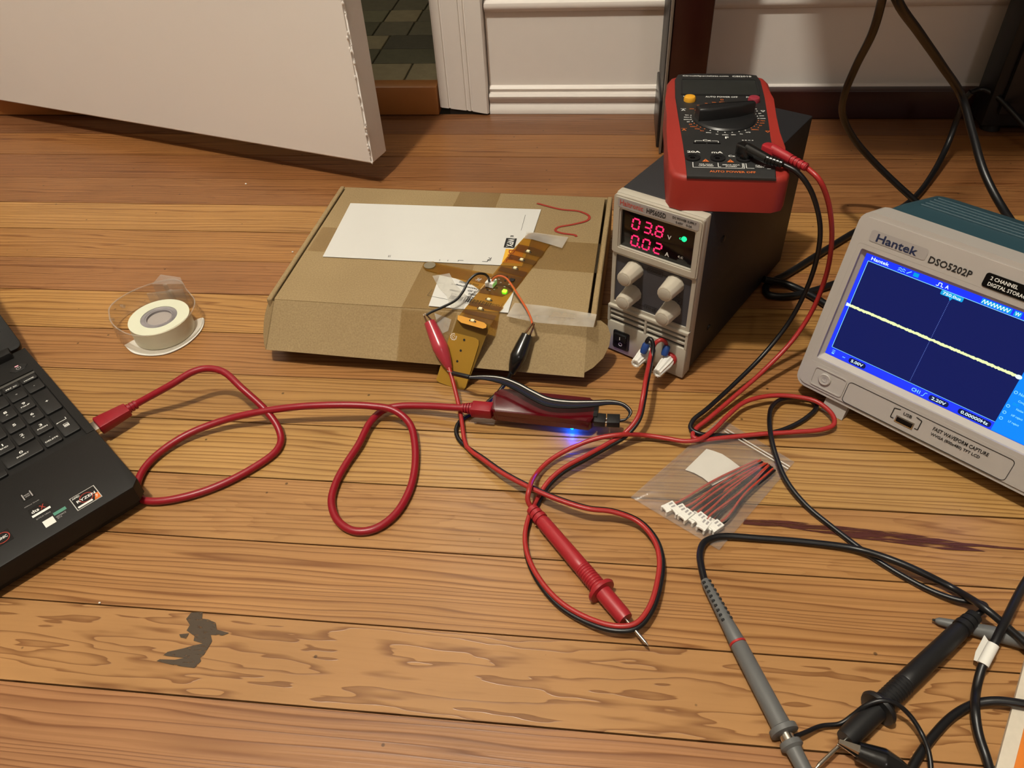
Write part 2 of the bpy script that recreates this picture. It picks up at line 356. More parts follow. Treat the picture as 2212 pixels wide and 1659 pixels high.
for i in range(len(rows)-1):
    a, b_ = rows[i], rows[i+1]; g = .0006
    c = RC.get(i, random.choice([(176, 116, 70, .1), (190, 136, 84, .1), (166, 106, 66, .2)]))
    cuts = [X0, X0+random.uniform(.5, .9), X1-random.uniform(.5, 1.1), X1]
    for k in range(3):
        me_x0, me_x1 = cuts[k]+(.0006 if k else 0), cuts[k+1]-.0006
        cxm = (me_x0+me_x1)/2; cym = (a+b_)/2; hx = (me_x1-me_x0)/2; hy = (a-b_)/2-g
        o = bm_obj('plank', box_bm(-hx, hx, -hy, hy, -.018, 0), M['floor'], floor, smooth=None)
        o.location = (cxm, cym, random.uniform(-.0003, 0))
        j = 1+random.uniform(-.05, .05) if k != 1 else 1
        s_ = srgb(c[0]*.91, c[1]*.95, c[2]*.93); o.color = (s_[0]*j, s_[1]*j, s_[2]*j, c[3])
M['stain'] = mat('dark_floor_wear', srgb(70, 52, 34), 0.6, var=0.35, nscale=350)
M['streak'] = mat('dark_pitch_streak', srgb(92, 44, 30), 0.45, var=0.45, nscale=500)
def worn(name, col, dens, sx, sy):
    m, t, b = nt(name); tc = nd(t, 'ShaderNodeTexCoord'); mp = nd(t, 'ShaderNodeMapping'); mp.inputs['Scale'].default_value = (sx, sy, 1)
    n = nd(t, 'ShaderNodeTexNoise', Scale=1.0, Detail=4.0); link(t, tc.outputs['Object'], mp.inputs[0]); link(t, mp.outputs[0], n.inputs[0])
    r = nd(t, 'ShaderNodeMapRange'); r.inputs[1].default_value = dens-.06; r.inputs[2].default_value = dens+.06; link(t, n.outputs['Fac'], r.inputs[0])
    link(t, r.outputs[0], b.inputs['Alpha']); b.inputs['Base Color'].default_value = col; b.inputs['Roughness'].default_value = 0.45; return m
M['streak'] = worn('dark_pitch_streak', srgb(78, 36, 26), .44, 40, 900)
M['stain'] = worn('dark_floor_wear', srgb(66, 52, 36), .36, 200, 700)
def floor_patch(px, m, name):
    poly_flat(name, [P(u, v, .0004) for u, v in px], m, floor)
floor_patch([(413, 1323), (438, 1322), (436, 1336), (450, 1338), (466, 1345), (468, 1360), (495, 1367), (480, 1373), (455, 1371), (458, 1385), (448, 1402), (440, 1415), (432, 1420), (434, 1428), (420, 1443), (380, 1438), (338, 1428), (345, 1424), (378, 1425), (398, 1421), (352, 1416), (362, 1408), (398, 1400), (418, 1394), (438, 1390), (418, 1384), (420, 1374), (403, 1362), (410, 1350), (402, 1337)], M['stain'], 'worn_patch')
floor_patch([(387, 1370), (408, 1368), (402, 1379), (390, 1377)], M['stain'], 'worn_patch')
floor_patch([(1608, 1120), (1700, 1125), (1800, 1135), (1960, 1152), (2080, 1172), (2212, 1185), (2212, 1188), (2080, 1179), (2130, 1191), (2050, 1188), (1930, 1172), (1830, 1160), (1720, 1142), (1605, 1132)], M['streak'], 'worn_patch')
# ceiling and far walls
struct(bm_obj('ceiling', box_bm(X0, X1, Y0, 2.6, 2.45, 2.5), M['ceil']))
struct(bm_obj('wall_left', box_bm(X0-.1, X0, Y0, YW+.12, -.045, 2.45), M['wall']))
struct(bm_obj('wall_right', box_bm(X1, X1+.1, Y0, YW+.12, -.045, 2.45), M['wall']))
struct(bm_obj('wall_front', box_bm(X0-.1, X1+.1, Y0-.1, Y0, -.045, 2.45), M['wall']))
OPL, OPR = -1.02, -.236          # door opening
bm = box_bm(OPR+.01, X1, 1.068, 1.17, -.045, 2.45); bx(bm, X0, OPL-.01, 1.068, 1.17, -.045, 2.45); bx(bm, OPL-.01, OPR+.01, 1.068, 1.17, 2.05, 2.45)
struct(bm_obj('wall_back', bm, M['wall']))
# bathroom behind the door
BZ = .040
struct(bm_obj('wall_bathroom', box_bm(-1.7, .6, 2.45, 2.55, 0, 2.45), M['wall']))
bm = box_bm(-1.8, -1.7, 1.17, 2.55, 0, 2.45); bx(bm, .6, .7, 1.17, 2.55, 0, 2.45)
struct(bm_obj('wall_bathroom_side', bm, M['wall']))
M['grout'] = mat('grout', srgb(88, 84, 66), 0.9); 
tilem = []
for i, c in enumerate([(122, 118, 90), (98, 95, 72), (138, 130, 104), (84, 80, 64), (150, 138, 106), (112, 106, 84)]):
    tilem.append(mat('stone_tile_%d' % i, srgb(*c), 0.45, var=0.3, nscale=55, bump=0.3, bscale=150))
bath = struct(bm_obj('floor_bathroom', box_bm(-1.7, .6, 1.072, 2.45, -.045, BZ-.002), M['grout']))
random.seed(3)
yy = 1.074; ri = 0
tile_me = {}
while yy < 2.42:
    h_ = .0605 if ri % 3 else .066
    xx = -.70-random.choice([0, .03])
    while xx < -.16:
        w_ = random.choice([.058, .058, .118]); key = (w_, h_, random.randrange(6))
        if key not in tile_me:
            b_ = box_bm(0, w_-.003, 0, h_-.003, -.004, 0, bev=.0008, seg=1); bmesh.ops.recalc_face_normals(b_, faces=b_.faces[:])
            me = bpy.data.meshes.new('tile'); b_.to_mesh(me); b_.free(); me.materials.append(tilem[key[2]]); tile_me[key] = me
        o = bpy.data.objects.new('tile', tile_me[key]); COL.objects.link(o); o.parent = bath; o.location = (xx, yy, BZ+.001)
        xx += w_
    yy += h_; ri += 1
struct(bm_obj('trim_1', box_bm(OPL, -.238, 1.048, 1.076, 0.0005, BZ+.001, bev=.002), M['sill']))
# door casing (vertical trim) with two reeds, foot cut askew
prof = [(-.236, 1.07), (-.236, 1.052), (-.2335, 1.0505), (-.224, 1.0505), (-.2233, 1.0525), (-.2215, 1.0525), (-.2208, 1.0505), (-.199, 1.0505), (-.1983, 1.0525), (-.1966, 1.0525), (-.196, 1.0505), (-.1925, 1.0505), (-.1918, 1.0525), (-.1902, 1.0525), (-.1895, 1.0505), (-.173, 1.0485), (-.1685, 1.0485), (-.1665, 1.0515), (-.1665, 1.07)]
bm = bmesh.new(); zb = lambda x: .011-(x+.236)*.13
a = [bm.verts.new((x, y, zb(x))) for x, y in prof]; b_ = [bm.verts.new((x, y, 2.1)) for x, y in prof]
bm.faces.new(a); bm.faces.new(b_[::-1])
for i in range(len(prof)): bm.faces.new((a[i], a[(i+1) % len(prof)], b_[(i+1) % len(prof)], b_[i]))
struct(bm_obj('trim_2', bm, M['paint'], smooth=20))
struct(bm_obj('trim_3', box_bm(OPR, -.226, 1.07, 1.17, BZ, 2.06), M['paint']))
# tall moulded baseboard
bp_ = [(1.069, 0), (1.0535, 0), (1.0535, .0035), (1.0545, .007), (1.0575, .012), (1.0575, .016), (1.0545, .020), (1.0535, .0245), (1.0555, .0275), (1.0605, .0282), (1.0605, .031), (1.0585, .0335), (1.0605, .0362), (1.0635, .0372), (1.0635, .1335), (1.0605, .1345), (1.0575, .138), (1.0565, .142), (1.0575, .1455), (1.0605, .147), (1.064, .148), (1.064, .152), (1.069, .153)]
def baseboard(name, xa, xb):
    bm = bmesh.new(); a = [bm.verts.new((xa, y, z)) for y, z in bp_]; b_ = [bm.verts.new((xb, y, z)) for y, z in bp_]
    bm.faces.new(a[::-1]); bm.faces.new(b_)
    for i in range(len(bp_)): bm.faces.new((a[i], a[(i+1) % len(bp_)], b_[(i+1) % len(bp_)], b_[i]))
    return struct(bm_obj(name, bm, M['paint'], smooth=30))
baseboard('baseboard_back', -.1655, X1)
baseboard('baseboard_left', X0, OPL-.07)
# the open door: slab whose lower free corner was fitted at (-0.280,0.840), 30 mm above the floor
dA = V((-.2800, .8401)); dB = V((-.8930, 1.0305)); dd = (dB-dA).normalized(); dn = V((-dd.y, dd.x))*-1
if dn.y < 0: dn = -dn
L = .775; q = [dA, dA+dd*L, dA+dd*L+dn*.035, dA+dn*.035]
bm = prism(bmesh.new(), [(p_.x, p_.y) for p_ in q], .030, 2.03)
bmesh.ops.bevel(bm, geom=bm.edges[:], offset=.0022, segments=3, affect='EDGES')
door = struct(bm_obj('door_1', bm, M['doorpaint'], smooth=50))
# small paint chips along the free edge
bm = bmesh.new(); random.seed(5)
for k in range(26):
    z_ = .032+.2*random.random()**1.4; r_ = random.uniform(.0008, .0022); c_ = dA+dn*random.uniform(-.0004, .0008)+dd*random.uniform(-.0005, .0025)
    bmesh.ops.create_icosphere(bm, subdivisions=1, radius=r_, matrix=Matrix.Translation((c_.x, c_.y, z_)) @ Matrix.Diagonal((.7, .7, 1.3, 1)))
o = bm_obj('paint_chips', bm, M['doorpaint'], door); o['kind'] = 'stuff'

# ------------------------------------------------------------------ desk above the right side
desk = thing('desk', 'dark brown wooden desk with a thick leg standing against the white baseboard', 'desk', (.09, .98, 0))
bm_obj('desk_leg', box_bm(.0705, .115, .935, 1.03, 0.0005, .72, bev=.002), M['desk'], desk, True)
M['edgeglint'] = mat('painted_edge_glint', srgb(120, 108, 96), 0.35, var=0.2)  # paler grey paints in the light caught by the leg's rounded corner
bm_obj('leg_edge_glint', box_bm(.0672, .0702, .932, .944, .0006, .72, bev=.0008), M['edgeglint'], desk, True)
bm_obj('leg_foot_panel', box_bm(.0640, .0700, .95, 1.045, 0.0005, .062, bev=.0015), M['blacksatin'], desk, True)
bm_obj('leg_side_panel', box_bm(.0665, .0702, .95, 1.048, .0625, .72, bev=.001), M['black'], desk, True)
bm_obj('foot_rail', box_bm(.117, 1.4, 1.036, 1.0525, 0.0005, .0385, bev=.002), M['desk'], desk, True)
bm_obj('desk_top', box_bm(.05, 1.45, .63, 1.045, .72, .75, bev=.004), M['desk'], desk, True)
bm_obj('desk_leg', box_bm(1.38, 1.425, .935, 1.03, 0.0005, .72, bev=.002), M['desk'], desk, True)
tw = thing('storage_cabinet', 'black cabinet in the shade under the desk at the right', 'cabinet', (.62, .96, 0))
bm_obj('case', box_bm(.468, .70, .988, 1.033, .012, .45, bev=.003), M['black'], tw, True)
bm_obj('front_panel', box_bm(.480, .69, .980, .9875, .03, .44, bev=.002), M['blacksatin'], tw, True)
for xf in (.49, .67): bm_obj('foot', lathe_bm((xf, 1.01, .0003), (xf, 1.01, .0125), [(0, .012), (.0117, .010)], seg=16), M['black'], tw, True)

# ------------------------------------------------------------------ bench power supply
psu = thing('power_supply', 'grey bench power supply with red digits and four knobs beside the cardboard box', 'power supply', (.01395, .55548, 0), -.53723)
M['psubody'] = mat('charcoal_steel', srgb(34, 34, 37), 0.55, bump=0.15, bscale=900)
M['bezel'] = mat('bezel_plastic', srgb(178, 172, 158), 0.45, var=0.03)
M['psupanel'] = mat('dark_grey_panel', srgb(66, 66, 72), 0.55)
M['knob'] = mat('knob_plastic', srgb(186, 178, 162), 0.4, var=0.03)
M['gloss'] = mat('display_black', srgb(9, 9, 10), 0.12, var=0)
M['silver'] = mat('silver_label', srgb(158, 154, 152), 0.4, var=0.05)
M['dig'] = glowmat('red_digit_glow', srgb(255, 40, 95), 1.35)
M['grn'] = glowmat('green_led_glow', srgb(30, 255, 150), 1.2)
M['redink'] = mat('red_ink', srgb(190, 84, 74), 0.6, var=0)
M['dimink'] = mat('faint_ink', srgb(34, 34, 38), 0.6, var=0)
W, D, H = .0775, .1992, .158
bm_obj('case', box_bm(.0006, W-.0006, .0, D, .0045, H-.0003, bev=.0012), M['psubody'], psu)
for fx in (.01, W-.01):
    for fy in (.015, D-.02): bm_obj('foot', lathe_bm((fx, fy, .0003), (fx, fy, .005), [(0, .006), (.0047, .005)], seg=14), M['black'], psu)
FP = frame((0, -.013, 0), (1, 0, 0), (0, 0, 1))     # front plane
def fp(y): return frame((0, y, 0), (1, 0, 0), (0, 0, 1))
bm = box_bm(.0003, W-.0003, -.009, 0, .002, H, bev=.0015)
AX = ((0, 0, 0), (1, 0, 0), (0, 0, 1), (0, -1, 0))
def rr4(x0, y0, x1, y1, r): return rrect(x0, y0, x1, y1, r, 3)
ring_prism(bm, rr4(.0004, .105, W-.0004, H-.0006, .002), rr4(.0072, .1120, .0712, .1460, .0012), .009, .0122, AX)
ring_prism(bm, rr4(.0016, .1058, W-.0016, H-.0018, .002), rr4(.0060, .1110, .0724, .1470, .0012), .0122, .0131, AX)
ring_prism(bm, rr4(.0008, .0515, W-.0008, .105, .002), rr4(.0042, .0550, .0733, .1030, .0012), .009, .0112, AX)
# lower block with louvres
bx(bm, .0002, W-.0002, -.0135, -.009, .002, .0345, bev=.0012)
bx(bm, .0002, .0024, -.0135, -.009, .0345, .0515); bx(bm, W-.0024, W-.0002, -.0135, -.009, .0345, .0515); bx(bm, .0366, .0386, -.0135, -.009, .0345, .0515)
for z_ in (.0390, .0445): bx(bm, .0024, W-.0024, -.0128, -.009, z_-.0012, z_+.0012, bev=.0004)
bx(bm, .0002, W-.0002, -.0138, -.009, .0485, .0520, bev=.0008)
bm_obj('bezel', bm, M['bezel'], psu)
bm_obj('louvre_recess', box_bm(.002, W-.002, -.0095, -.009, .034, .052), M['psupanel'], psu)
bm_obj('name_strip', prism(bmesh.new(), rrect(.0045, .1482, .0738, .1560, .0018), .0128, .0134, axes=AX), M['silver'], psu)
fr = fp(-.0134)
text(fr, 'Haitronic', .0065, .1503, .0270, .1548, M['redink'], psu)
text(fr, 'HPS605D', .0300, .1500, .0465, .1545, M['ink'], psu)
text(fr, 'DC POWER SUPPLY', .0520, .1525, .0718, .1545, M['ink'], psu); text(fr, '0-60V    0-5A', .0550, .1492, .0685, .1512, M['ink'], psu)
bm_obj('display_window', box_bm(.0070, .0714, -.0100, -.0089, .1118, .1462, bev=.0003), M['gloss'], psu)
fr = fp(-.0101)
SEG = {'0': 'abcdef', '3': 'abcdg', '8': 'abcdefg', '2': 'abged'}
def digit(ch, x, z, w_, h_, dot=False):
    s = .00135; sl = .12; polys = []
    pt = {'a': (0, 1, 1, 1), 'd': (0, 0, 1, 0), 'g': (0, .5, 1, .5), 'f': (0, .5, 0, 1), 'e': (0, 0, 0, .5), 'b': (1, .5, 1, 1), 'c': (1, 0, 1, .5)}
    for k in SEG[ch]:
        xa, ya, xb, yb = pt[k]; g = .1
        if ya == yb: xa, xb = xa+g, xb-g
        else: ya, yb = ya+g*.7, yb-g*.7
        polys.append(seg_rect(x+xa*w_+ya*h_*sl, z+ya*h_, x+xb*w_+yb*h_*sl, z+yb*h_, s))
    if dot: polys.append(circ(x+w_+.0021, z+.0002, .0009, 8))
    flats(fr, polys, M['dig'], psu, .0002, name='display_digit')
for ch, x, dot in (('0', .0165, 0), ('3', .0270, 1), ('8', .0372, 0)): digit(ch, x, .1308, .0058, .0092, dot)
for ch, x, dot in (('0', .0165, 1), ('0', .0268, 0), ('2', .0372, 0)): digit(ch, x, .1155, .0058, .0092, dot)
text(fr, 'V', .0478, .1312, .0513, .1350, M['wink'], psu); text(fr, 'A', .0472, .1158, .0510, .1196, M['wink'], psu)
text(fr, 'C.C', .0585, .1182, .0628, .1200, M['wink'], psu); text(fr, 'C.V', .0578, .1345, .0618, .1362, M['grn'], psu)
bm_obj('status_led', lathe_bm((.0620, -.0099, .1360), (.0620, -.0118, .1360), [(0, .0021), (.001, .0021), (.0018, .0013)], seg=14), M['grn'], psu)
bm_obj('knob_panel', box_bm(.0040, .0735, -.0097, -.0089, .0548, .1032), M['psupanel'], psu)
fr = fp(-.0098)
text(fr, 'COARSE', .0345, .0960, .0460, .0985, M['dimink'], psu); text(fr, 'FINE', .0350, .0585, .0445, .0612, M['dimink'], psu); text(fr, 'V', .0622, .0765, .0652, .0795, M['dimink'], psu)
for r_ in ((.0335, .0950, .0470, .0995), (.0335, .0575, .0465, .0622), (.0610, .0750, .0665, .0810)):
    x0, z0, x1, z1 = r_; flats(fr, [seg_rect(x0, z0, x1, z0, .0004), seg_rect(x0, z1, x1, z1, .0004), seg_rect(x0, z0, x0, z1, .0004), seg_rect(x1, z0, x1, z1, .0004)], M['dimink'], psu, name='print')
for sg in (seg_rect(.022, .0972, .0335, .0972, .0004), seg_rect(.047, .0972, .0585, .0972, .0004), seg_rect(.0637, .062, .0637, .075, .0004), seg_rect(.0637, .081, .0637, .092, .0004), seg_rect(.022, .0598, .0335, .0598, .0004)): flat(fr, sg, M['dimink'], psu, name='print_line')
for kx, kz in ((.0216, .0930), (.0585, .0928), (.0214, .0693), (.0585, .0683)):
    k = bm_obj('knob', lathe_bm((kx, -.0097, kz), (kx, -.03, kz), [(0, .0083), (.0012, .0083), (.003, .0079), (.0155, .0070), (.0172, .0066), (.0176, .0060), (.0176, .0052), (.0171, .0051)], seg=36, flutes=12, fd=.045), M['knob'], psu)
    bm_obj('knob_cap', lathe_bm((kx, -.0266, kz), (kx, -.03, kz), [(0, .0051), (.0009, .0050), (.0012, .0044)], seg=24), M['bezel'], psu)
# rocker switch
bm_obj('switch_frame', prism(bmesh.new(), rrect(.0075, .0075, .0235, .0270, .0015), .0133, .0146, .0004, axes=AX), M['black'], psu)
bm = bmesh.new(); prism(bm, rrect(.0095, .0095, .0215, .0172, .0008), .0145, .0152, axes=AX); prism(bm, rrect(.0095, .0175, .0215, .0250, .0008), .0145, .0168, .0008, axes=AX)
bm_obj('rocker', bm, M['blacksatin'], psu)
flats(fp(-.0169), [seg_rect(.0155, .0195, .0155, .0230, .0006)], M['wink'], psu, name='switch_mark')
ring_prism(bm := bmesh.new(), circ(.0155, .0135, .0019, 16), circ(.0155, .0135, .0013, 16), .0151, .0154, AX); bm_obj('switch_mark', bm, M['wink'], psu)
M['spade'] = mat('blue_spade_sleeve', srgb(34, 66, 130), 0.35)
M['termred'] = mat('terminal_red_ring', srgb(170, 40, 40), 0.4)
for tx, tz, ringm in ((.0434, .0205, M['black']), (.0642, .0198, M['termred'])):
    bm_obj('terminal_ring', lathe_bm((tx, -.0134, tz), (tx, -.03, tz), [(0, .0062), (.0022, .0062), (.003, .0055)], seg=24), ringm, psu)
    bm_obj('binding_post', lathe_bm((tx, -.0160, tz), (tx, -.06, tz), [(0, .0046), (.003, .0056), (.008, .0056), (.018, .0044), (.0215, .0042), (.0215, .0028), (.019, .0027)], seg=40, flutes=10, fd=.13), M['white'], psu)
for zz_ in (.120, .030):   # side screws
    bm_obj('screw', lathe_bm((W-.0008, .03, zz_), (W+.01, .03, zz_), [(0, .003), (.0012, .0028), (.0016, .002)], seg=12), M['black'], psu)

# ------------------------------------------------------------------ multimeter on top of the supply
MH = .0284
met = thing('multimeter', 'red and black digital multimeter lying on top of the power supply', 'multimeter', (.04612, .51964, .1582), -.03883)
M['holster'] = mat('red_rubber_holster', srgb(148, 40, 31), 0.55, var=0.06)
M['meterface'] = mat('meter_black_face', srgb(34, 34, 34), 0.5, var=0.2, nscale=200)
M['dial'] = mat('dial_black', srgb(28, 28, 29), 0.35)
M['lcd'] = mat('dusty_lcd', srgb(44, 46, 44), 0.3, var=0.3, nscale=120)
M['yellow'] = mat('yellow_button', srgb(222, 160, 44), 0.4)
M['maroon'] = mat('maroon_button', srgb(140, 44, 58), 0.4)
out = [(.0, .012), (.003, .004), (.011, 0), (.076, 0), (.0835, .004), (.0865, .012), (.0868, .05), (.0855, .075), (.0858, .105), (.0872, .14), (.0868, .175), (.0835, .186), (.0775, .190), (.0095, .190), (.0020, .184), (-.0012, .174), (-.0026, .14), (-.0014, .105), (-.0016, .075), (-.0010, .045)]
bm = prism(bmesh.new(), out, .0, MH-.0008, .004, 4)
bm_obj('holster', bm, M['holster'], met, smooth=50)
face = [(.0128, -.0004), (.0752, -.0004), (.0770, .030), (.0772, .062), (.0786, .10), (.0796, .140), (.0794, .176), (.0772, .1895), (.066, .1925), (.022, .1925), (.0085, .1895), (.0056, .178), (.0056, .14), (.0078, .10), (.0108, .05), (.0118, .028)]
bm_obj('face_plate', prism(bmesh.new(), face, MH-.0022, MH, .0008, 2), M['meterface'], met)
FM = frame((0, 0, MH), (1, 0, 0), (0, 1, 0))
bm = bmesh.new(); ring_prism(bm, rrect(.0105, .1430, .0762, .1790, .002, 3), rrect(.0120, .1450, .0748, .1768, .001, 3), MH-.001, MH+.0009)
bm_obj('display_frame', bm, M['meterface'], met)
bm_obj('display_glass', box_bm(.0118, .0750, .1448, .1770, MH-.0005, MH+.0003), M['lcd'], met)
text(FM, 'CircuitSpecialists.com', .0125, .1838, .0525, .1872, M['wink'], met); text(FM, 'CSI2010', .0558, .1840, .0722, .1872, M['wink'], met)
for bxx, m_ in ((.0175, M['yellow']), (.0700, M['maroon'])):
    bm_obj('button', lathe_bm((bxx, .1322, MH-.0005), (bxx, .1322, 1), [(0, .0050), (.0030, .0050), (.0042, .0043), (.0046, .0030)], seg=20), m_, met)
text(FM, 'HOLD', .0125, .1393, .0225, .1415, M['wink'], met)
text(FM, 'AUTO POWER OFF', .0308, .1388, .0575, .1415, M['wink'], met); text(FM, 'POWER', .0645, .1388, .0750, .1415, M['wink'], met)
dc_ = (.0443, .0985)
bm_obj('dial_plate', lathe_bm((dc_[0], dc_[1], MH-.0004), (dc_[0], dc_[1], 1), [(0, .0252), (.0010, .0252), (.0022, .0238), (.0024, .0235)], seg=48), M['dial'], met)
ang = math.radians(17.5); ca, sa = math.cos(ang), math.sin(ang)
grip = [(-.0235, -.0045), (-.015, -.0062), (.010, -.0052), (.0245, -.0012), (.0245, .0012), (.010, .0052), (-.015, .0062), (-.0235, .0045)]
bm_obj('dial_grip', prism(bmesh.new(), [(dc_[0]+x*ca-y*sa, dc_[1]+x*sa+y*ca) for x, y in grip], MH+.0018, MH+.0118, .0022, 3), M['dial'], met, smooth=45)
labs = [('2m', 172, 'w'), ('20m', 180, 'w'), ('200m', 188, 'w'), ('20', 196, 'w'), ('20', 205, 'o'), ('200m', 214, 'o'), ('20m', 223, 'o'), ('2m', 232, 'o'), ('200µ', 243, 'w'), ('2µ', 256, 'w'), ('200n', 268, 'w'), ('20n', 280, 'w'), ('2n', 292, 'w'), ('hFE', 304, 'w'), ('200m', 318, 'o'), ('2', 327, 'o'), ('20', 335, 'o'), ('200', 344, 'o'), ('750', 352, 'o'), ('1000', 0, 'w'), ('200', 9, 'w'), ('20', 18, 'w'), ('2', 27, 'w'), ('200m', 36, 'w'), ('2000M', 52, 'o'), ('20M', 66, 'o'), ('2M', 78, 'o'), ('200k', 90, 'o'), ('20k', 103, 'o'), ('2k', 116, 'o'), ('200', 130, 'o'), ('200', 148, 'o')]
dw, do_ = [], []
for s_, a_, col in labs:
    a = math.radians(a_); x = dc_[0]+math.cos(a)*.0300; y = dc_[1]+math.sin(a)*.0312
    text_c(FM, s_, x, y, .0016, M['wink'] if col == 'w' else M['oink'], met, wscale=1.15, name='scale_mark')
    (dw if col == 'w' else do_).append(circ(dc_[0]+math.cos(a)*.0266, dc_[1]+math.sin(a)*.0268, .0006, 8))
flats(FM, dw, M['wink'], met, .0002, 'scale_dots'); flats(FM, do_, M['oink'], met, .0002, 'scale_dots')
text_c(FM, 'Ω', .0443, .1345, .0028, M['oink'], met); text_c(FM, 'F', .0443, .0625, .0036, M['wink'], met, wscale=1.3)
def tri(cx_, cy_, s, up=True):
    k = 1 if up else -1; return [(cx_-s, cy_-s*.8*k), (cx_+s, cy_-s*.8*k), (cx_, cy_+s*.9*k)]
def tri_line(cx_, cy_, s, m_, up):
    t_ = tri(cx_, cy_, s, up); flats(FM, [seg_rect(*t_[i], *t_[(i+1) % 3], .0005) for i in range(3)], m_, met, .0002, 'scale_mark')
tri_line(.0757, .1125, .0017, M['wink'], False); tri_line(.0760, .0745, .0017, M['oink'], False)
for yy_, m_ in ((.1125, M['wink']), (.0750, M['oink'])):
    text_c(FM, 'A', .0120, yy_, .0030, m_, met, wscale=1.2); flats(FM, [seg_rect(.0098, yy_+.0025, .0142, yy_+.0025, .0005)], m_, met, .0002, 'scale_mark')
text_c(FM, 'Cx', .0290, .0570, .0030, M['wink'], met, wscale=1.3)
flats(FM, [seg_rect(.0200, .0562, .0255, .0562, .0005), seg_rect(.0325, .0562, .0375, .0562, .0005), seg_rect(.0200, .0535, .0200, .0562, .0005), seg_rect(.0375, .0535, .0375, .0562, .0005)], M['wink'], met, .0002, 'scale_mark')
bm = bmesh.new()
for x_ in (.0185, .0292): bx(bm, x_, x_+.0098, .0515, .0528, MH-.0002, MH+.0003)
bm_obj('capacitor_slot', bm, M['gloss'], met)
text_c(FM, '20A', .0185, .0372, .0032, M['wink'], met, wscale=1.35); text_c(FM, 'mA', .0358, .0372, .0032, M['wink'], met, wscale=1.3); text_c(FM, 'Cx', .0462, .0318, .0026, M['wink'], met, wscale=1.2)
JY = .0272
for jx in (.0174, .0356, .0545, .0725):
    ring_prism(bm := bmesh.new(), circ(jx, JY, .0056, 24), circ(jx, JY, .0033, 24), MH-.001, MH+.0012); ring_prism(bm, circ(jx, JY, .0033, 24), circ(jx, JY, .0020, 24), MH-.001, MH+.0005)
    bm_obj('jack', bm, M['dial'], met, smooth=40); bm_obj('jack_hole', prism(bmesh.new(), circ(jx, JY, .0020, 16), MH-.001, MH+.0001), M['gloss'], met)
for tx_ in (.0268, .0447): flat(FM, tri(tx_, .0238, .0026), M['oink'], met, .0002, 'warning_triangle'); flats(FM, [seg_rect(tx_, .0232, tx_, .0246, .0005), circ(tx_, .0222, .0003, 6)], M['ink'], met, .0003, 'warning_mark')
text(FM, '20A MAX', .0218, .0168, .0318, .0184, M['wink'], met); text(FM, 'UNFUSED', .0216, .0144, .0322, .0160, M['wink'], met)
text(FM, '200mA MAX', .0385, .0168, .0510, .0184, M['wink'], met); text(FM, 'FUSED', .0410, .0144, .0488, .0160, M['wink'], met)
text(FM, 'CAT II', .0620, .0168, .0690, .0184, M['wink'], met); text(FM, '1000V', .0622, .0146, .0684, .0162, M['wink'], met)
flats(FM, [seg_rect(.0174, .0205, .0174, .0125, .0005), seg_rect(.0174, .0125, .0540, .0125, .0005), seg_rect(.0540, .0125, .0540, .0205, .0005), seg_rect(.0356, .0205, .0356, .0140, .0005), seg_rect(.0356, .0140, .0375, .0140, .0005), seg_rect(.0520, .0140, .0530, .0140, .0005), seg_rect(.0530, .0140, .0530, .0205, .0005), seg_rect(.0555, .0205, .0555, .0130, .0005), seg_rect(.0555, .0130, .0610, .0130, .0005), seg_rect(.0700, .0130, .0725, .0130, .0005)], M['wink'], met, .0002, 'scale_mark')
text(FM, 'AUTO POWER OFF', .0290, .0055, .0615, .0084, M['oink'], met); text(FM, 'E B C E', .0555, .0580, .0640, .0592, M['wink'], met)

# ------------------------------------------------------------------ oscilloscope, tilted back on its front feet
syaw, stilt = -.678813, .28829
e_ = V((math.cos(syaw), math.sin(syaw), 0)); aw = V((-math.sin(syaw), math.cos(syaw), 0))
u_ = aw*math.sin(stilt)+V((0, 0, math.cos(stilt))); n_ = e_.cross(u_)
O_ = V((.18168, .49449, .04498))
Ms = Matrix((e_, u_, n_)).transposed().to_4x4(); Ms.translation = O_
scp = thing('oscilloscope', 'light grey oscilloscope with a glowing blue screen tilted back on the floor', 'oscilloscope', matrix=Ms)
M['scopeface'] = mat('scope_face_plastic', srgb(172, 166, 160), 0.5, var=0.03)
M['teal'] = mat('teal_scope_body', srgb(38, 66, 76), 0.5)
SW, SB, ST = .298, -.0325, .1165
bm = bmesh.new()
ring_prism(bm, rrect(-.0105, SB+.003, SW-.003, ST-.004, .006, 4), rrect(-.0035, -.0045, .1585, .0895, .0015, 4), -.004, .0048)
ring_prism(bm, rrect(-.0133, SB, SW, ST, .009, 4), rrect(-.0105, SB+.003, SW-.003, ST-.004, .006, 4), -.026, .0)
bm2 = bm
ring_prism(bm2, rrect(-.0133, SB, SW, ST, .009, 4), rrect(-.0105, SB+.003, SW-.003, ST-.004, .006, 4), .0, .0038)
ring_prism(bm2, rrect(-.0035, -.0045, .1585, .0895, .0015, 4), rrect(0, 0, .1541, .0859, .0008, 4), -.0045, -.0025)
bm_obj('front_bezel', bm2, M['scopeface'], scp, smooth=30)
# sloping reveal around the screen
bm = bmesh.new(); A = rrect(-.0072, -.0082, .1620, .0930, .0025, 4); B = rrect(-.0002, -.0002, .1543, .0861, .0006, 4)
a = [bm.verts.new((x, y, .0049)) for x, y in A]; b_ = [bm.verts.new((x, y, -.0006)) for x, y in B]
for i in range(len(A)): bm.faces.new((a[i], a[(i+1) % len(A)], b_[(i+1) % len(A)], b_[i]))
bm_obj('screen_reveal', bm, M['scopeface'], scp)
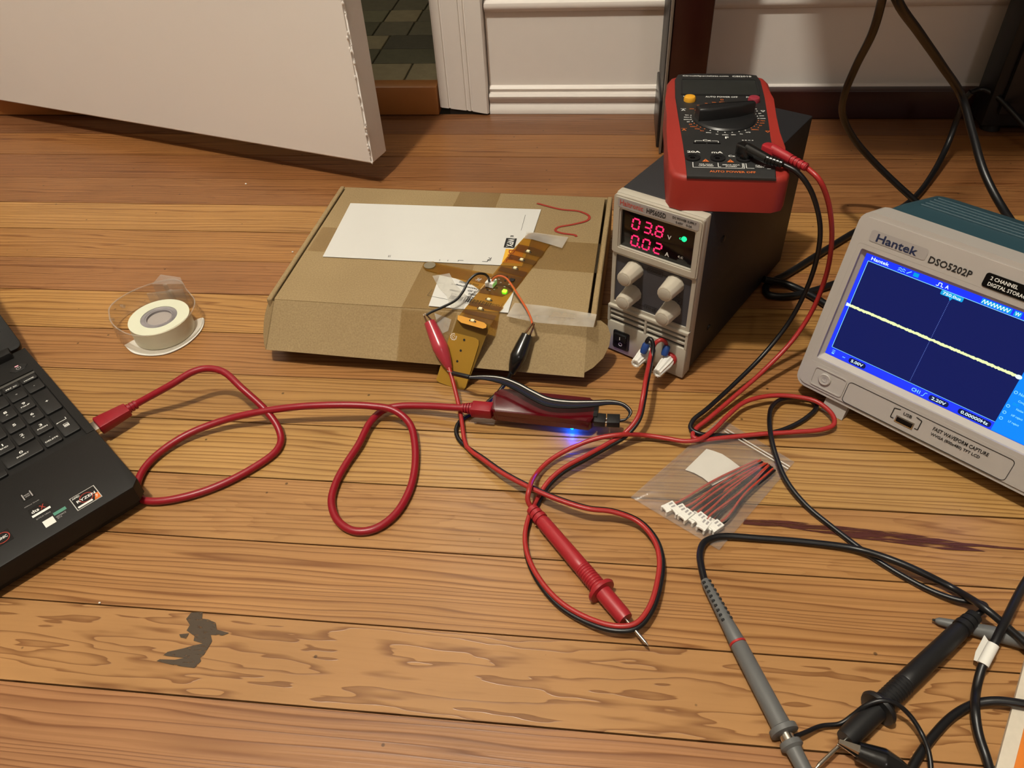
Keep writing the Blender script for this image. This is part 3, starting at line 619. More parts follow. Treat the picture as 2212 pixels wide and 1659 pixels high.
# body behind the bezel: top slopes, bottom rises towards the back
def loft(bm, secs):
    L = [[bm.verts.new(p_) for p_ in s] for s in secs]
    for A, B in zip(L, L[1:]):
        for i in range(len(A)): bm.faces.new((A[i], A[(i+1) % len(A)], B[(i+1) % len(A)], B[i]))
    bm.faces.new(L[0][::-1]); bm.faces.new(L[-1])
def sec(x0, y0, x1, y1, r, z): return [(x, y, z) for x, y in rrect(x0, y0, x1, y1, r, 4)]
bm = bmesh.new(); loft(bm, [sec(-.0100, SB+.005, SW-.004, ST-.002, .008, -.024), sec(-.006, -.016, SW-.008, ST+.0045, .012, -.045), sec(-.002, -.006, SW-.012, ST+.0050, .012, -.100), sec(.002, -.002, SW-.016, ST+.0010, .012, -.124)])
bm_obj('body', bm, M['teal'], scp, smooth=40)
for k in range(5):
    zz_ = -.046-.0100*k
    bm_obj('top_rib', box_bm(.010, .108, ST+.0015, ST+.0060, zz_-.0014, zz_+.0014, bev=.0005, seg=1), M['teal'], scp)
bm = box_bm(.112, .245, ST-.002, ST+.013, -.080, -.040, bev=.003); bm_obj('handle', bm, M['teal'], scp)
for fx in (.0147, .250):
    g = bmesh.new(); prism(g, [(0, 0), (.0185, 0), (.0185, 1), (0, 1)], 0, 1) if False else None
    b2 = bmesh.new()
    base = O_+e_*fx; top = base+u_*(SB+.004)
    pts = []
    fo = V((base.x, base.y, 0))+(u_*SB).xy.to_3d()-aw*.0046
    inv = Ms.inverted()
    vs = []
    for s_ in (0, .0185):
        for pt in (top+e_*s_-n_*.001, top+e_*s_-n_*.013, fo+e_*s_+aw*.007+V((0, 0, .0004)), fo+e_*s_+V((0, 0, .0004))): vs.append(b2.verts.new(inv @ pt))
    for f in ((0, 1, 2, 3), (7, 6, 5, 4), (0, 4, 5, 1), (1, 5, 6, 2), (2, 6, 7, 3), (3, 7, 4, 0)): b2.faces.new([vs[i] for i in f])
    bm_obj('front_foot', b2, M['scopeface'], scp)
# screen picture
M['s_frame'] = glowmat('screen_blue', (0.012, 0.035, 0.95, 1), 1.0); M['s_grid'] = glowmat('screen_navy', (0.001, 0.006, 0.085, 1), 1.0)
M['s_cyan'] = glowmat('screen_cyan', (0.25, 0.75, 1.0, 1), 0.9); M['s_white'] = glowmat('screen_white', (0.75, 0.95, 0.9, 1), 1.0)
M['s_trace'] = glowmat('screen_trace', (0.78, 0.95, 0.42, 1), 1.0); M['s_menu'] = glowmat('screen_menu', (0.0, 0.22, 1.0, 1), 1.0)
M['s_dark'] = glowmat('screen_dark', (0.002, 0.006, 0.06, 1), 1.0); M['s_cap'] = glowmat('screen_capsule', (0.0, 0.35, 0.75, 1), 0.9); M['s_dot'] = glowmat('screen_dots', (0.10, 0.16, 0.5, 1), 1.0)
screen = bm_obj('screen', box_bm(-.0003, .1544, -.0003, .0862, -.0030, -.0012), M['s_frame'], scp)
FS = frame((0, 0, -.0011), (1, 0, 0), (0, 1, 0))
def S(o): return o
flat(FS, rect(.0030, .0068, .1515, .0808), M['s_grid'], screen, .0001, 'waveform_area')
flats(FS, [seg_rect(.0030, .0808, .1515, .0808, .0004), seg_rect(.0030, .0068, .0030, .0808, .0004), seg_rect(.0030, .0068, .1515, .0068, .0003)], M['s_cyan'], screen, .0002, 'grid_border')
random.seed(2); top_, bot = [], []
for i in range(181):
    x = .0032+(.1480)*i/180; top_.append((x, .0438+.0010+random.uniform(-.0003, .0003))); bot.append((x, .0438-.0010+random.uniform(-.0003, .0003)))
vs = [tuple(FS[0]+V((x, y, .0003))) for x, y in top_+bot]
me = bpy.data.meshes.new('trace'); me.from_pydata(vs, [], [(i, i+1, 181+i+1, 181+i) for i in range(180)]); mesh_obj('waveform_trace', me, M['s_trace'], screen)
flats(FS, [rect(.0655, y, .0659, y+.0006) for y in [.008+.0012*k for k in range(60)]], M['s_dot'], screen, .0002, 'trigger_line')
flat(FS, [(.0004, .0424), (.0030, .0428), (.0042, .0438), (.0030, .0448), (.0004, .0452)], M['s_white'], screen, .0003, 'channel_marker')
text(FS, 'Hantek', .0045, .0822, .0180, .0848, M['s_white'], screen)
flats(FS, [seg_rect(.0250+.0013*k, .0823+.0009*(k % 2), .0263+.0013*k, .0832-.0009*(k % 2), .0004) for k in range(4)]+[seg_rect(.0250+.0013*k, .0838+.0009*(k % 2), .0263+.0013*k, .0847-.0009*(k % 2), .0004) for k in range(4)]+[seg_rect(.0315, .0824, .0345, .0848, .0006)], M['s_cyan'], screen, .0003, 'status_icon')
flat(FS, rect(.0362, .0822, .0400, .0850), M['s_cap'], screen, .0002, 'status_icon')
flats(FS, [seg_rect(.0530, .0822, .0545, .0822, .0005), seg_rect(.0545, .0822, .0545, .0846, .0005), seg_rect(.0545, .0846, .0565, .0846, .0005), seg_rect(.0565, .0846, .0565, .0822, .0005), seg_rect(.0565, .0822, .0580, .0822, .0005)], M['s_white'], screen, .0003, 'status_icon')
text(FS, 'A', .0592, .0822, .0616, .0848, M['s_white'], screen)
flat(FS, rrect(.0580, .0772, .0735, .0806, .0008, 3), M['s_cap'], screen, .0003, 'time_capsule'); text(FS, '750.0us', .0595, .0778, .0720, .0800, M['s_white'], screen, .0005)
flat(FS, tri(.0657, .0762, .0012, False), M['s_cap'], screen, .0003, 'time_capsule')
flat(FS, rect(.0840, .0816, .1035, .0852), M['s_cap'], screen, .0002, 'memory_bar')
flats(FS, [seg_rect(.0845+.00105*k, .0820+.0028*(k % 2), .0845+.00105*(k+1), .0848-.0028*(k % 2), .0005) for k in range(17)], M['s_white'], screen, .0003, 'memory_wave')
flat(FS, rect(.1052, .0816, .1098, .0852), M['s_cap'], screen, .0002, 'status_icon'); text(FS, 'W', .1058, .0821, .1092, .0847, M['s_white'], screen, .0004)
flat(FS, rrect(.1120, .0816, .1400, .0852, .0015, 3), M['s_dark'], screen, .0002, 'readout'); text(FS, '400us', .1150, .0821, .1240, .0847, M['s_white'], screen, .0004)
def readout(x0, x1, s_, y0=.0008, y1=.0052):
    flat(FS, rrect(x0, y0, x1, y1, .0018, 3), M['s_dark'], screen, .0002, 'readout'); text(FS, s_, x0+.0020, y0+.0010, x1-.0020, y1-.0009, M['s_white'], screen, .0004)
readout(.0188, .0325, '5.00V'); readout(.0822, .0965, '2.20V'); readout(.1035, .1265, '0.00000Hz')
text(FS, 'CH1', .0692, .0015, .0755, .0045, M['s_cyan'], screen); flats(FS, [seg_rect(.0768, .0014, .0780, .0014, .0004), seg_rect(.0780, .0014, .0790, .0046, .0004), seg_rect(.0790, .0046, .0804, .0046, .0004)], M['s_cyan'], screen, .0003, 'status_icon')
flats(FS, [seg_rect(.0045, .0048, .0068, .0048, .0004), seg_rect(.0045, .0036, .0068, .0036, .0004), seg_rect(.0046, .0022, .0066, .0022, .0010), seg_rect(.0135, .0026, .0142, .0032, .0004), seg_rect(.0142, .0032, .0150, .0026, .0004), seg_rect(.0150, .0026, .0157, .0032, .0004)], M['s_cyan'], screen, .0003, 'status_icon')
flat(FS, rect(.1277, .0002, .1541, .0535), M['s_menu'], screen, .0006, 'menu_panel')
flat(FS, circ(.1265, .0438, .0022, 14, .0016), M['s_white'], screen, .0007, 'trigger_marker')
for y_, s_ in ((.0330, 'Normal'), (.0218, 'Noise reject'), (.0165, 'HF reject'), (.0115, 'LF reject')):
    ring_prism(bm := bmesh.new(), circ(.1297, y_, .0012, 12), circ(.1297, y_, .0008, 12), -.0004, -.0003); bm_obj('menu_button', bm, M['s_cyan'], screen, smooth=None)
    text_c(FS, s_, .1318+.0013*len(s_)*.5*1.05, y_, .0021, M['s_cyan'], screen, .0008, wscale=.9)
text_c(FS, 'Coupling', .1375, .0278, .0021, M['s_cyan'], screen, .0008); text_c(FS, 'Auto', .1360, .0365, .0020, M['s_cap'], screen, .0008); text_c(FS, 'DC', .1335, .0248, .0020, M['s_cap'], screen, .0008)
# face print and fittings
FF = frame((0, 0, .0049), (1, 0, 0), (0, 1, 0))
M['navy'] = mat('navy_ink', srgb(30, 40, 72), 0.5, var=0)
M['facedim'] = mat('scope_badge', srgb(158, 152, 148), 0.4)
flats(FF, [rrect(-.0012, .0966, .0405, .1052, .002, 4)], M['facedim'], scp, .0002, 'badge'); text(FF, 'Hantek', .0040, .0977, .0340, .1037, M['navy'], scp, .0005)
text(FF, 'DSO5202P', .0428, .0965, .0722, .1015, M['ink'], scp, .0003)
bm_obj('model_plate', prism(bmesh.new(), rrect(.0800, .0945, .1350, .1045, .0018, 3), .0047, .0055), M['gloss'], scp)
FB = frame((0, 0, .0056), (1, 0, 0), (0, 1, 0))
text(FB, '2 CHANNEL', .0835, .1003, .1010, .1029, M['wink'], scp); text(FB, 'DIGITAL STORAGE OSCILLOSCOPE', .0835, .0962, .1325, .0988, M['wink'], scp)
ring_prism(bm := bmesh.new(), rrect(-.001, -.0272, .0262, -.0108, .0025, 4), rrect(-.0002, -.0264, .0254, -.0116, .002, 4), .0045, .0056); bm_obj('power_surround', bm, M['scopeface'], scp)
bm_obj('power_button', lathe_bm((.0095, -.0185, .0046), (.0095, -.0185, 1), [(0, .0050), (.0016, .0050), (.0022, .0042), (.0019, .0036)], seg=28), M['scopeface'], scp)
ring_prism(bm := bmesh.new(), circ(.0095, -.0185, .0022, 18), circ(.0095, -.0185, .0018, 18), .0066, .0068); bx(bm, .0093, .0097, -.0183, -.0158, .0066, .0068); bm_obj('power_mark', bm, M['silver'], scp)
# lower panel outlined in black
out_ = rrect(.0275, -.0292, .1515, -.0108, .003, 4); inn = rrect(.0279, -.0288, .1511, -.0112, .0027, 4)
ring_prism(bm := bmesh.new(), out_, inn, .0047, .0051); bm_obj('panel_line', bm, M['ink'], scp)
text(FF, 'FAST WAVEFORM CAPTURE', .0955, -.0172, .1350, -.0142, M['ink'], scp, .0003); text(FF, 'WVGA (800x480) TFT LCD', .0955, -.0222, .1310, -.0192, M['ink'], scp, .0003)
bm_obj('usb_port', box_bm(.0690, .0830, -.0245, -.0188, .0046, .0054, bev=.0003), M['metal'], scp); bm_obj('usb_opening', box_bm(.0700, .0820, -.0236, -.0198, .0053, .0056), M['gloss'], scp)
text(FF, 'USB', .0728, -.0165, .0792, -.0140, M['ink'], scp, .0003)
flats(FF, [seg_rect(.0655, -.0225, .0655, -.0145, .0007), seg_rect(.0655, -.0145, .0700, -.0135, .0007), seg_rect(.0655, -.0225, .0680, -.0225, .0007), seg_rect(.0865, -.0225, .0865, -.0145, .0007), seg_rect(.0865, -.0145, .0820, -.0135, .0007), seg_rect(.0865, -.0225, .0840, -.0225, .0007)], M['ink'], scp, .0003, 'usb_bracket')
# controls on the right side of the face
for kx, ky, kr in ((.185, .070, .008), (.215, .070, .008), (.250, .070, .010), (.185, .030, .008), (.215, .030, .008), (.250, .030, .008)):
    bm_obj('control_knob', lathe_bm((kx, ky, .0047), (kx, ky, 1), [(0, kr), (.009, kr*.88), (.010, kr*.8)], seg=28, flutes=14, fd=.05), M['psupanel'], scp)
for kx in (.180, .215, .250): bm_obj('input_socket', lathe_bm((kx, -.012, .0047), (kx, -.012, 1), [(0, .0070), (.003, .0070), (.004, .0048), (.013, .0048), (.013, .0032)], seg=24), M['metal'], scp)

# ------------------------------------------------------------------ cardboard mailer box
ZT = .050
FL, FR = P(593, 645, ZT), P(1269, 688, ZT); be = (FR-FL); be.z = 0; BW = be.length; be.normalize(); bd = V((-be.y, be.x, 0))
BD = .207
box = thing('cardboard_box', 'flat brown cardboard mailer box with a white label on its lid', 'box', (FL.x, FL.y, 0), math.atan2(be.y, be.x))
# local frame: x along the front fold, y to the back, z up
wt = .0052
bm = box_bm(-.0075, -.0075+wt, -.002, BD+.002, .0004, ZT+.0006, bev=.0016, seg=3)
bm_obj('side_wall', bm, M['card'], box)
bm_obj('side_wall', box_bm(BW+.0022, BW+.0022+wt, -.002, BD+.002, .0004, ZT+.0006, bev=.0016, seg=3), M['card'], box)
bm_obj('front_wall', box_bm(-.002, BW+.002, .004, .008, .0004, ZT-.004), M['card'], box)
bm_obj('back_wall', box_bm(-.002, BW+.002, BD-.003, BD+.001, .0004, ZT-.0005), M['card'], box)
bm_obj('bottom_panel', box_bm(-.007, BW+.007, .004, BD, .0002, .0035), M['card'], box)
# lid with its front flap standing out at 45 degrees
lid = bm_obj('lid', box_bm(-.0005, BW-.0002, -.0005, BD+.0008, ZT-.003, ZT, bev=.0009, seg=2), M['card'], box)
FLEN = .0468; fdv = V((0, -.0330, -.0332)).normalized(); fn = V((0, -.0332, .0330)).normalized()
def FPt(x, s, o=0.0):   # point on flap: x along fold, s down the flap, o above it
    return V((x, 0, ZT-.0004))+fdv*s+fn*o
bm = bmesh.new(); nx = 14
top = []; bot = []
ring = lambda o: [FPt(BW*i/nx, 0, o) for i in range(nx+1)]
rowsF = []
for s_ in (0, .012, .024, .036, FLEN):
    rowsF.append([FPt(BW*i/nx*(1) - (.0035*s_/FLEN if i == 0 else 0) + (0.0 if i < nx else .001*s_/FLEN), s_+(.0035*(i/nx) if s_ == FLEN else 0), .0012*math.sin(i*.9)*s_/FLEN) for i in range(nx+1)])
va = [[bm.verts.new(p_) for p_ in r] for r in rowsF]; vb = [[bm.verts.new(p_-fn*.0028) for p_ in r] for r in rowsF]
for j in range(4):
    for i in range(nx):
        bm.faces.new((va[j][i], va[j][i+1], va[j+1][i+1], va[j+1][i])); bm.faces.new((vb[j][i], vb[j+1][i], vb[j+1][i+1], vb[j][i+1]))
for i in range(nx):
    bm.faces.new((va[0][i], vb[0][i], vb[0][i+1], va[0][i+1])); bm.faces.new((va[4][i], va[4][i+1], vb[4][i+1], vb[4][i]))
for j in range(4):
    bm.faces.new((va[j][0], va[j+1][0], vb[j+1][0], vb[j][0])); bm.faces.new((va[j][nx], vb[j][nx], vb[j+1][nx], va[j+1][nx]))
flap = bm_obj('front_flap', bm, M['card'], box, smooth=40)
# rounded dust ears folded back at both flap ends
def ear(x, sgn, spread, n=10, back=.034):
    bm = bmesh.new(); pts = []
    L1 = FPt(x, .002); L2 = FPt(x+(-.0035 if sgn < 0 else .001), FLEN-.0005)
    dirx = V((sgn*spread, .86, .06)).normalized()
    prof = [(0, 0), (0.55, .12), (.85, .3), (1.0, .52), (.96, .72), (.74, .9), (.35, .99), (0, 1)]
    pts = [L1.lerp(L2, b)+dirx*back*a for a, b in prof]
    nn = (L2-L1).cross(dirx).normalized(); th = .0024
    sheet(bm, pts, nn, th*(1 if sgn < 0 else -1)); return bm
bm_obj('dust_flap', ear(BW, 1, .95, back=.027), M['card'], box)
bm_obj('dust_flap', ear(-.001, -1, .55, back=.020), M['card'], box)
boxM = Matrix.Translation((FL.x, FL.y, 0)) @ Matrix.Rotation(math.atan2(be.y, be.x), 4, 'Z'); boxI = boxM.inverted()
def T(u, v, o=0.0): return boxI @ P(u, v, ZT+o)                    # photo point on the lid -> box coordinates
fO = boxM @ FPt(0, 0); fN = (boxM.to_3x3() @ fn)
def F(u, v, o=0.0): return boxI @ PP(u, v, fO, fN, o)              # photo point on the flap
def lid_sheet(name, px, m, o=.0002, th=.0001, parent=None):
    return bm_obj(name, sheet(bmesh.new(), [T(u, v, o) for u, v in px], (0, 0, 1), th), m, parent or box, smooth=None)
def flap_sheet(name, px, m, o=.0016, th=.0001): return bm_obj(name, sheet(bmesh.new(), [F(u, v, o) for u, v in px], fn, th), m, box, smooth=None)
# packing tape bands
lid_sheet('packing_tape', [(995, 412.5), (1082, 417), (988, 671), (867, 663.5)], M['packtape'])
flap_sheet('packing_tape', [(867, 667), (988, 675), (951, 787), (856, 780)], M['packtape'])
lid_sheet('packing_tape', [(697, 490), (1306, 527), (1300, 591), (664, 541)], M['packtape'], .00045)
# shipping label
M['labelpaper'] = mat('label_paper', srgb(208, 207, 202), 0.5, var=0.02)
M['yellowprint'] = mat('yellow_print', srgb(220, 170, 50), 0.6); M['marker'] = mat('red_marker', srgb(148, 44, 30), 0.6)
bl = [T(697.5, 556), T(1128, 577), T(1169, 454), T(757.5, 440.6)]
lab = bm_obj('shipping_label', sheet(bmesh.new(), [p_+V((0, 0, .0008)) for p_ in bl], (0, 0, 1), .0002), M['labelpaper'], box, smooth=None)
LX = (bl[1]-bl[0]).normalized(); LFr = frame(bl[0]+V((0, 0, .0011)), LX, V((-LX.y, LX.x, 0))); LW = (bl[1]-bl[0]).length; LH = (bl[3]-bl[0]).length
flat(LFr, rect(LW-.0225, .030, LW-.0120, .047), M['ink'], lab, .0001, 'print_block'); text(LFr, 'WPX', LW-.0205, .0315, LW-.0140, .0460, M['wink'], lab, .0002, rot=3)
text(LFr, 'E', LW-.0190, .049, LW-.0160, .052, M['ink'], lab, .0001, rot=3); text(LFr, '70', LW-.034, .006, LW-.031, .012, M['ink'], lab, .0001, rot=3)
flat(LFr, rect(LW-.020, .004, LW-.002, .028), M['yellowprint'], lab, .0001, 'print_block'); text(LFr, 'DHL', LW-.0165, .006, LW-.0105, .026, M['marker'], lab, .0002, rot=3)
flats(LFr, [seg_rect(LW-.062, .0045, LW-.057, .0045, .0005), seg_rect(LW-.062, .0025, LW-.062, .0045, .0005), seg_rect(LW-.039, .0045, LW-.034, .0045, .0006), seg_rect(LW-.034, .0045, LW-.034, .008, .0006), seg_rect(LW-.072, .002, LW-.072, .0045, .0004), seg_rect(LW-.080, .002, LW-.080, .0045, .0004), seg_rect(.065, .004, .065, .0075, .0005), seg_rect(.0665, .004, .0665, .0075, .0004), seg_rect(LW-.010, .062, LW-.010, .092, .0003)], M['ink'], lab, .0001, 'print_mark')
# small order label, stuck on upside down
sl = [T(926, 663), T(1098, 678), T(1112, 628), T(950, 597)]
lab2 = bm_obj('order_label', sheet(bmesh.new(), [p_+V((0, 0, .0010)) for p_ in sl], (0, 0, 1), .0002), M['labelpaper'], box, smooth=None)
c0 = sl[2]; SX = (sl[3]-sl[2]).normalized(); SFr = frame(V((c0.x, c0.y, sl[0].z+.0013)), SX, V((-SX.y, SX.x, 0))); SWd = (sl[3]-sl[2]).length; SHt = (sl[1]-sl[2]).length
for s_, x0, x1, y in (('DHL EXPRESS', .034, .053, .0040), ('Y174AHG  Design 1', .028, .058, .0092), ('1-3D', .033, .040, .0142), ('ENIG      m-Green', .030, .056, .0186), ('B18E      1-1', .030, .052, .0232), ('OrderNo  Panel', .004, .030, .0268)):
    text(SFr, s_, x0, y-.0013, x1, y+.0013, M['ink'], lab2, .0001)
random.seed(11); bars = []; x = .012
while x < .052:
    w_ = random.choice([.0005, .0009, .0014]); bars.append(rect(x, SHt-.0030-.0005, x+w_, SHt-.0095)); x += w_+random.choice([.0005, .0008, .0012])
flats(SFr, bars, M['ink'], lab2, .0001, 'barcode')
flats(SFr, [seg_rect(.0022, SHt-.002, SWd-.003, SHt-.002, .0003), seg_rect(.0022, SHt-.002, .0022, SHt-.012, .0003), seg_rect(SWd-.003, SHt-.002, SWd-.003, SHt-.012, .0003)], M['ink'], lab2, .0001, 'print_mark')
# red marker squiggle
q = catmull([T(u, v, .0006) for u, v in ((1160, 439), (1212, 452), (1250, 456), (1272, 466), (1270, 475), (1240, 484), (1205, 491), (1200, 498), (1212, 503), (1243, 508), (1245, 511))], 6)
vs = []; fs = []
for i, p_ in enumerate(q):
    d = (q[min(i+1, len(q)-1)]-q[max(i-1, 0)]).normalized(); n2 = V((-d.y, d.x, 0))*.0013; vs += [tuple(p_+n2), tuple(p_-n2)]
    if i: fs.append((2*i-2, 2*i-1, 2*i+1, 2*i))
me = bpy.data.meshes.new('marker'); me.from_pydata(vs, [], fs); mesh_obj('marker_squiggle', me, M['marker'], box)

# ------------------------------------------------------------------ flexible amber circuit strip
M['flex'] = clearmat('amber_flex_film', srgb(224, 186, 88), 0.26, srgb(166, 124, 38), 0.25)
M['flexcu'] = clearmat('flex_copper_plane', srgb(206, 176, 116), 0.28, srgb(120, 92, 36), 0.25)
M['stiff'] = mat('mustard_stiffener', srgb(158, 120, 38), 0.42, var=0.08)
M['flexback'] = mat('flex_dark_amber', srgb(112, 84, 26), 0.42, var=0.1)
M['solder'] = mat('solder_pad', srgb(200, 195, 180), 0.3, 0.8); M['ledwhite'] = mat('led_body', srgb(236, 230, 190), 0.35, var=0.02)
M['greenled'] = glowmat('green_led_lit', (0.06, 1.0, 0.004, 1), 18.0); M['steel'] = mat('brushed_pad', srgb(150, 142, 122), 0.4, 0.6)
fxO = T(1060, 610); flexW = boxM @ V((fxO.x, fxO.y, ZT))
flex = thing('flexible_circuit_board', 'amber flexible circuit strip with small white lights taped across the box edge', 'circuit board', (flexW.x, flexW.y, ZT))
ZF = .0016
def B(u, v, o=ZF): return P(u, v, ZT+o)
def fsheet(name, px, m, o=ZF, th=.00018, parent=None): return bm_obj(name, sheet(bmesh.new(), [B(u, v, o) for u, v in px], (0, 0, 1), th), m, parent or flex, True, smooth=None)
strip = fsheet('film_strip', [(988, 686), (1060, 701), (1109, 629), (1152, 573), (1193, 521), (1194, 514), (1186, 508), (1150, 503), (1141, 505), (1134, 511), (1107, 540), (1062, 596), (1034, 630)], M['flex'])
fsheet('film_arm', [(1064, 592), (1036, 626), (1022, 616), (990, 603), (932, 586), (920, 583), (913, 576), (915, 569), (924, 565), (936, 565), (948, 570), (1000, 580)], M['flex'])
fsheet('copper_plane', [(1034, 632), (1064, 597), (1080, 589), (1131, 600), (1106, 630), (1085, 641)], M['flexcu'], ZF+.0003)
for px in ([(1120, 527), (1112, 541), (1168, 556), (1176, 543), (1152, 534)], [(1103, 549), (1096, 558), (1153, 573), (1160, 564)], [(1082, 575), (1075, 584), (1131, 599), (1140, 588)], [(1018, 650), (1011, 659), (1080, 673), (1088, 664)], [(1003, 668), (997, 675), (1066, 692), (1073, 682)]):
    fsheet('copper_plane', px, M['flexcu'], ZF+.0003)
fsheet('copper_plane', [(1136, 511), (1150, 504), (1186, 509), (1193, 517), (1188, 527), (1150, 517)], M['flexcu'], ZF+.0003)
# bend and hanging tail with stiffener
h0, h1 = P(988, 686, ZT+ZF), P(1060, 701, ZT+ZF); h3 = P(943, 822, .0016)
hn = (h1-h0).cross(h3-h0).normalized(); hn = hn if hn.z > 0 else -hn
h2 = PP(1004, 843.5, h0, hn)
bmf = sheet(bmesh.new(), [h0, h1, h2.lerp(h1, .03), h2.lerp(h3, .04), h3.lerp(h2, .10), h3.lerp(h0, .03)], -hn, .0004)
tail = bm_obj('hanging_tail', bmf, M['flexback'], flex, True, smooth=None)
HX = (h1-h0).normalized(); HY = (h0-h3); HY = (HY-HX*HY.dot(HX)).normalized(); HF = frame(h3, HX, HY)
def onh(u, v): 
    p_ = PP(u, v, h0, hn); return ((p_-h3).dot(HX), (p_-h3).dot(HY))
stf = [onh(*uv) for uv in ((945, 815), (943, 820), (950, 826), (996, 842), (1003, 842), (1007, 836), (1035, 745), (1035, 736), (1028, 730), (980, 718), (973, 722))]
hO = frame(h3, HX, HY); sgnN = 1 if hO[3].dot(hn) > 0 else -1
bm = bmesh.new(); prism(bm, stf, .0002*sgnN, .0011*sgnN, axes=hO); bm_obj('stiffener', bm, M['stiff'], flex, True)
HF2 = (hO[0]+hn*.0012, hO[1], hO[2], hn)
for uv in ((1004, 734), (996.5, 757), (989, 780)): flat(HF2, circ(*onh(*uv), .0011, 14), M['ink'], flex, .0001, 'hole', True)
gx, gy = onh(981, 727); gp = []
for k in range(33):
    a = math.radians(-70+k*10); r_ = .0030 if (k//2) % 2 else .0024
    gp.append((gx+math.cos(a+math.pi*.75)*r_, gy+math.sin(a+math.pi*.75)*r_))
flats(HF2, [seg_rect(*gp[i], *gp[i+1], .0005) for i in range(32)]+[seg_rect(gx+math.cos(a)*.0012, gy+math.sin(a)*.0012, gx+math.cos(a+.5)*.0012, gy+math.sin(a+.5)*.0012, .0004) for a in [.6*k for k in range(9)]], M['wink'], flex, .0001, 'gear_logo', True)
M['amberbar'] = mat('amber_bar', srgb(206, 146, 52), 0.4)
fsheet('amber_bar', [(989, 681), (996, 682), (1046, 697), (1051, 702), (1050, 708), (1043, 710), (996, 697), (988, 690)], M['amberbar'], ZF+.0008)
# surface lights
lx = (B(1117, 562)-B(1107, 559)).normalized()
def smd(u, v, m, w_=.0032, d_=.0026, h_=.0016, name='surface_light', pads=True, dz=0.0):
    c = B(u, v, ZF+.0003+dz); dx = (B(u+10, v+2.6)-B(u, v)).normalized(); dy = V((-dx.y, dx.x, 0)); Mx = Matrix((dx, dy, V((0, 0, 1)))).transposed().to_4x4(); Mx.translation = c
    bm = box_bm(-w_/2, w_/2, -d_/2, d_/2, 0, h_, bev=.0002, seg=1); bm.transform(Mx); o = bm_obj(name, bm, m, flex, True)
    if pads:
        bm = box_bm(-w_*.95, w_*.95, -d_*.35, d_*.35, 0, .0003); bm.transform(Mx); bm_obj('solder_pads', bm, M['solder'], o)
        for s_ in (-1, 1):
            bm = box_bm(s_*w_*.8-.0006, s_*w_*.8+.0006, -.0006, .0006, 0, .0006); bm.transform(Mx); bm_obj('resistor', bm, M['ink'], o)
for u, v in ((1141, 544), (1127, 562), (1113, 580), (1056, 648), (1038, 668)): smd(u, v, M['ledwhite'])
smd(1021, 694, M['ledwhite'], dz=.0008)
smd(1106, 606, M['black'], .0046, .0040, .0012, 'chip', False)
for u, v in ((1090, 620), (1082, 611), (1078, 604), (1068, 626), (1073, 622), (1058, 628), (1053, 626), (1095, 598), (1100, 615), (1091, 607)): smd(u, v, M['black'] if (u % 2) else M['solder'], .0018, .0011, .0007, 'component', False)
smd(1090, 630, M['greenled'], .0036, .0032, .0014, 'green_light', False)
c = B(928, 573, ZF+.0002); bm_obj('round_pad', lathe_bm(c, c+V((0, 0, 1)), [(0, .0056), (.0003, .0056)], seg=28), M['steel'], flex, True)
spc = B(1034, 604, ZF+.0003); SPF = frame(spc, lx, V((-lx.y, lx.x, 0)))
flats(SPF, [circ(0, 0, .0010, 10), circ(.0012, .0002, .0006, 8)]+[seg_rect(0, 0, math.cos(a)*.0032, math.sin(a)*.0030, .0003) for a in (.6, 1.1, 2.0, 2.5, 3.7, 4.2, 5.1, 5.6)], M['wink'], flex, .0001, 'spider_print', True)
#add_light('green_light_glow', 'POINT', tuple(B(1090, 629, ZF+.006)), 0.004, (0.25, 1.0, 0.05), shadow_soft_size=.002)
# pieces of clear tape
for name, lb, px, on in (
    ('adhesive_tape', 'strip of clear matte tape over the right front edge of the box lid', [(1112, 654), (1180, 661), (1240, 673), (1289, 679), (1282, 707), (1230, 703), (1160, 697), (1094, 683)], 1),
    ('adhesive_tape', 'piece of clear tape holding the top end of the amber strip', [(1138, 500), (1228, 512), (1214, 536), (1192, 529), (1150, 517), (1132, 515)], 0),
    ('adhesive_tape', 'crumpled clear tape over the upside-down order label', [(934, 596), (971, 590), (982, 612), (1010, 640), (1000, 668), (975, 668), (965, 640), (948, 622)], 0)):
    c = P(px[0][0], px[0][1], ZT+.002)
    o = bm_obj(name, sheet(bmesh.new(), [P(u, v, ZT+.0022+(.002 if (on and u > 1275) else 0)) for u, v in px], (0, 0, 1), .00012), M['cleartape'], None, smooth=None)
    tag(o, lb, 'tape', 'pieces of clear tape on the box')
o = bm_obj('adhesive_tape', sheet(bmesh.new(), [boxM @ F(u, v, .002) for u, v in ((938, 676), (975, 690), (968, 715), (956, 720), (945, 700))], fN, .00012), M['cleartape'], None, smooth=None)
tag(o, 'scrap of clear tape on the front flap between the red clip and the amber strip', 'tape', 'pieces of clear tape on the box')

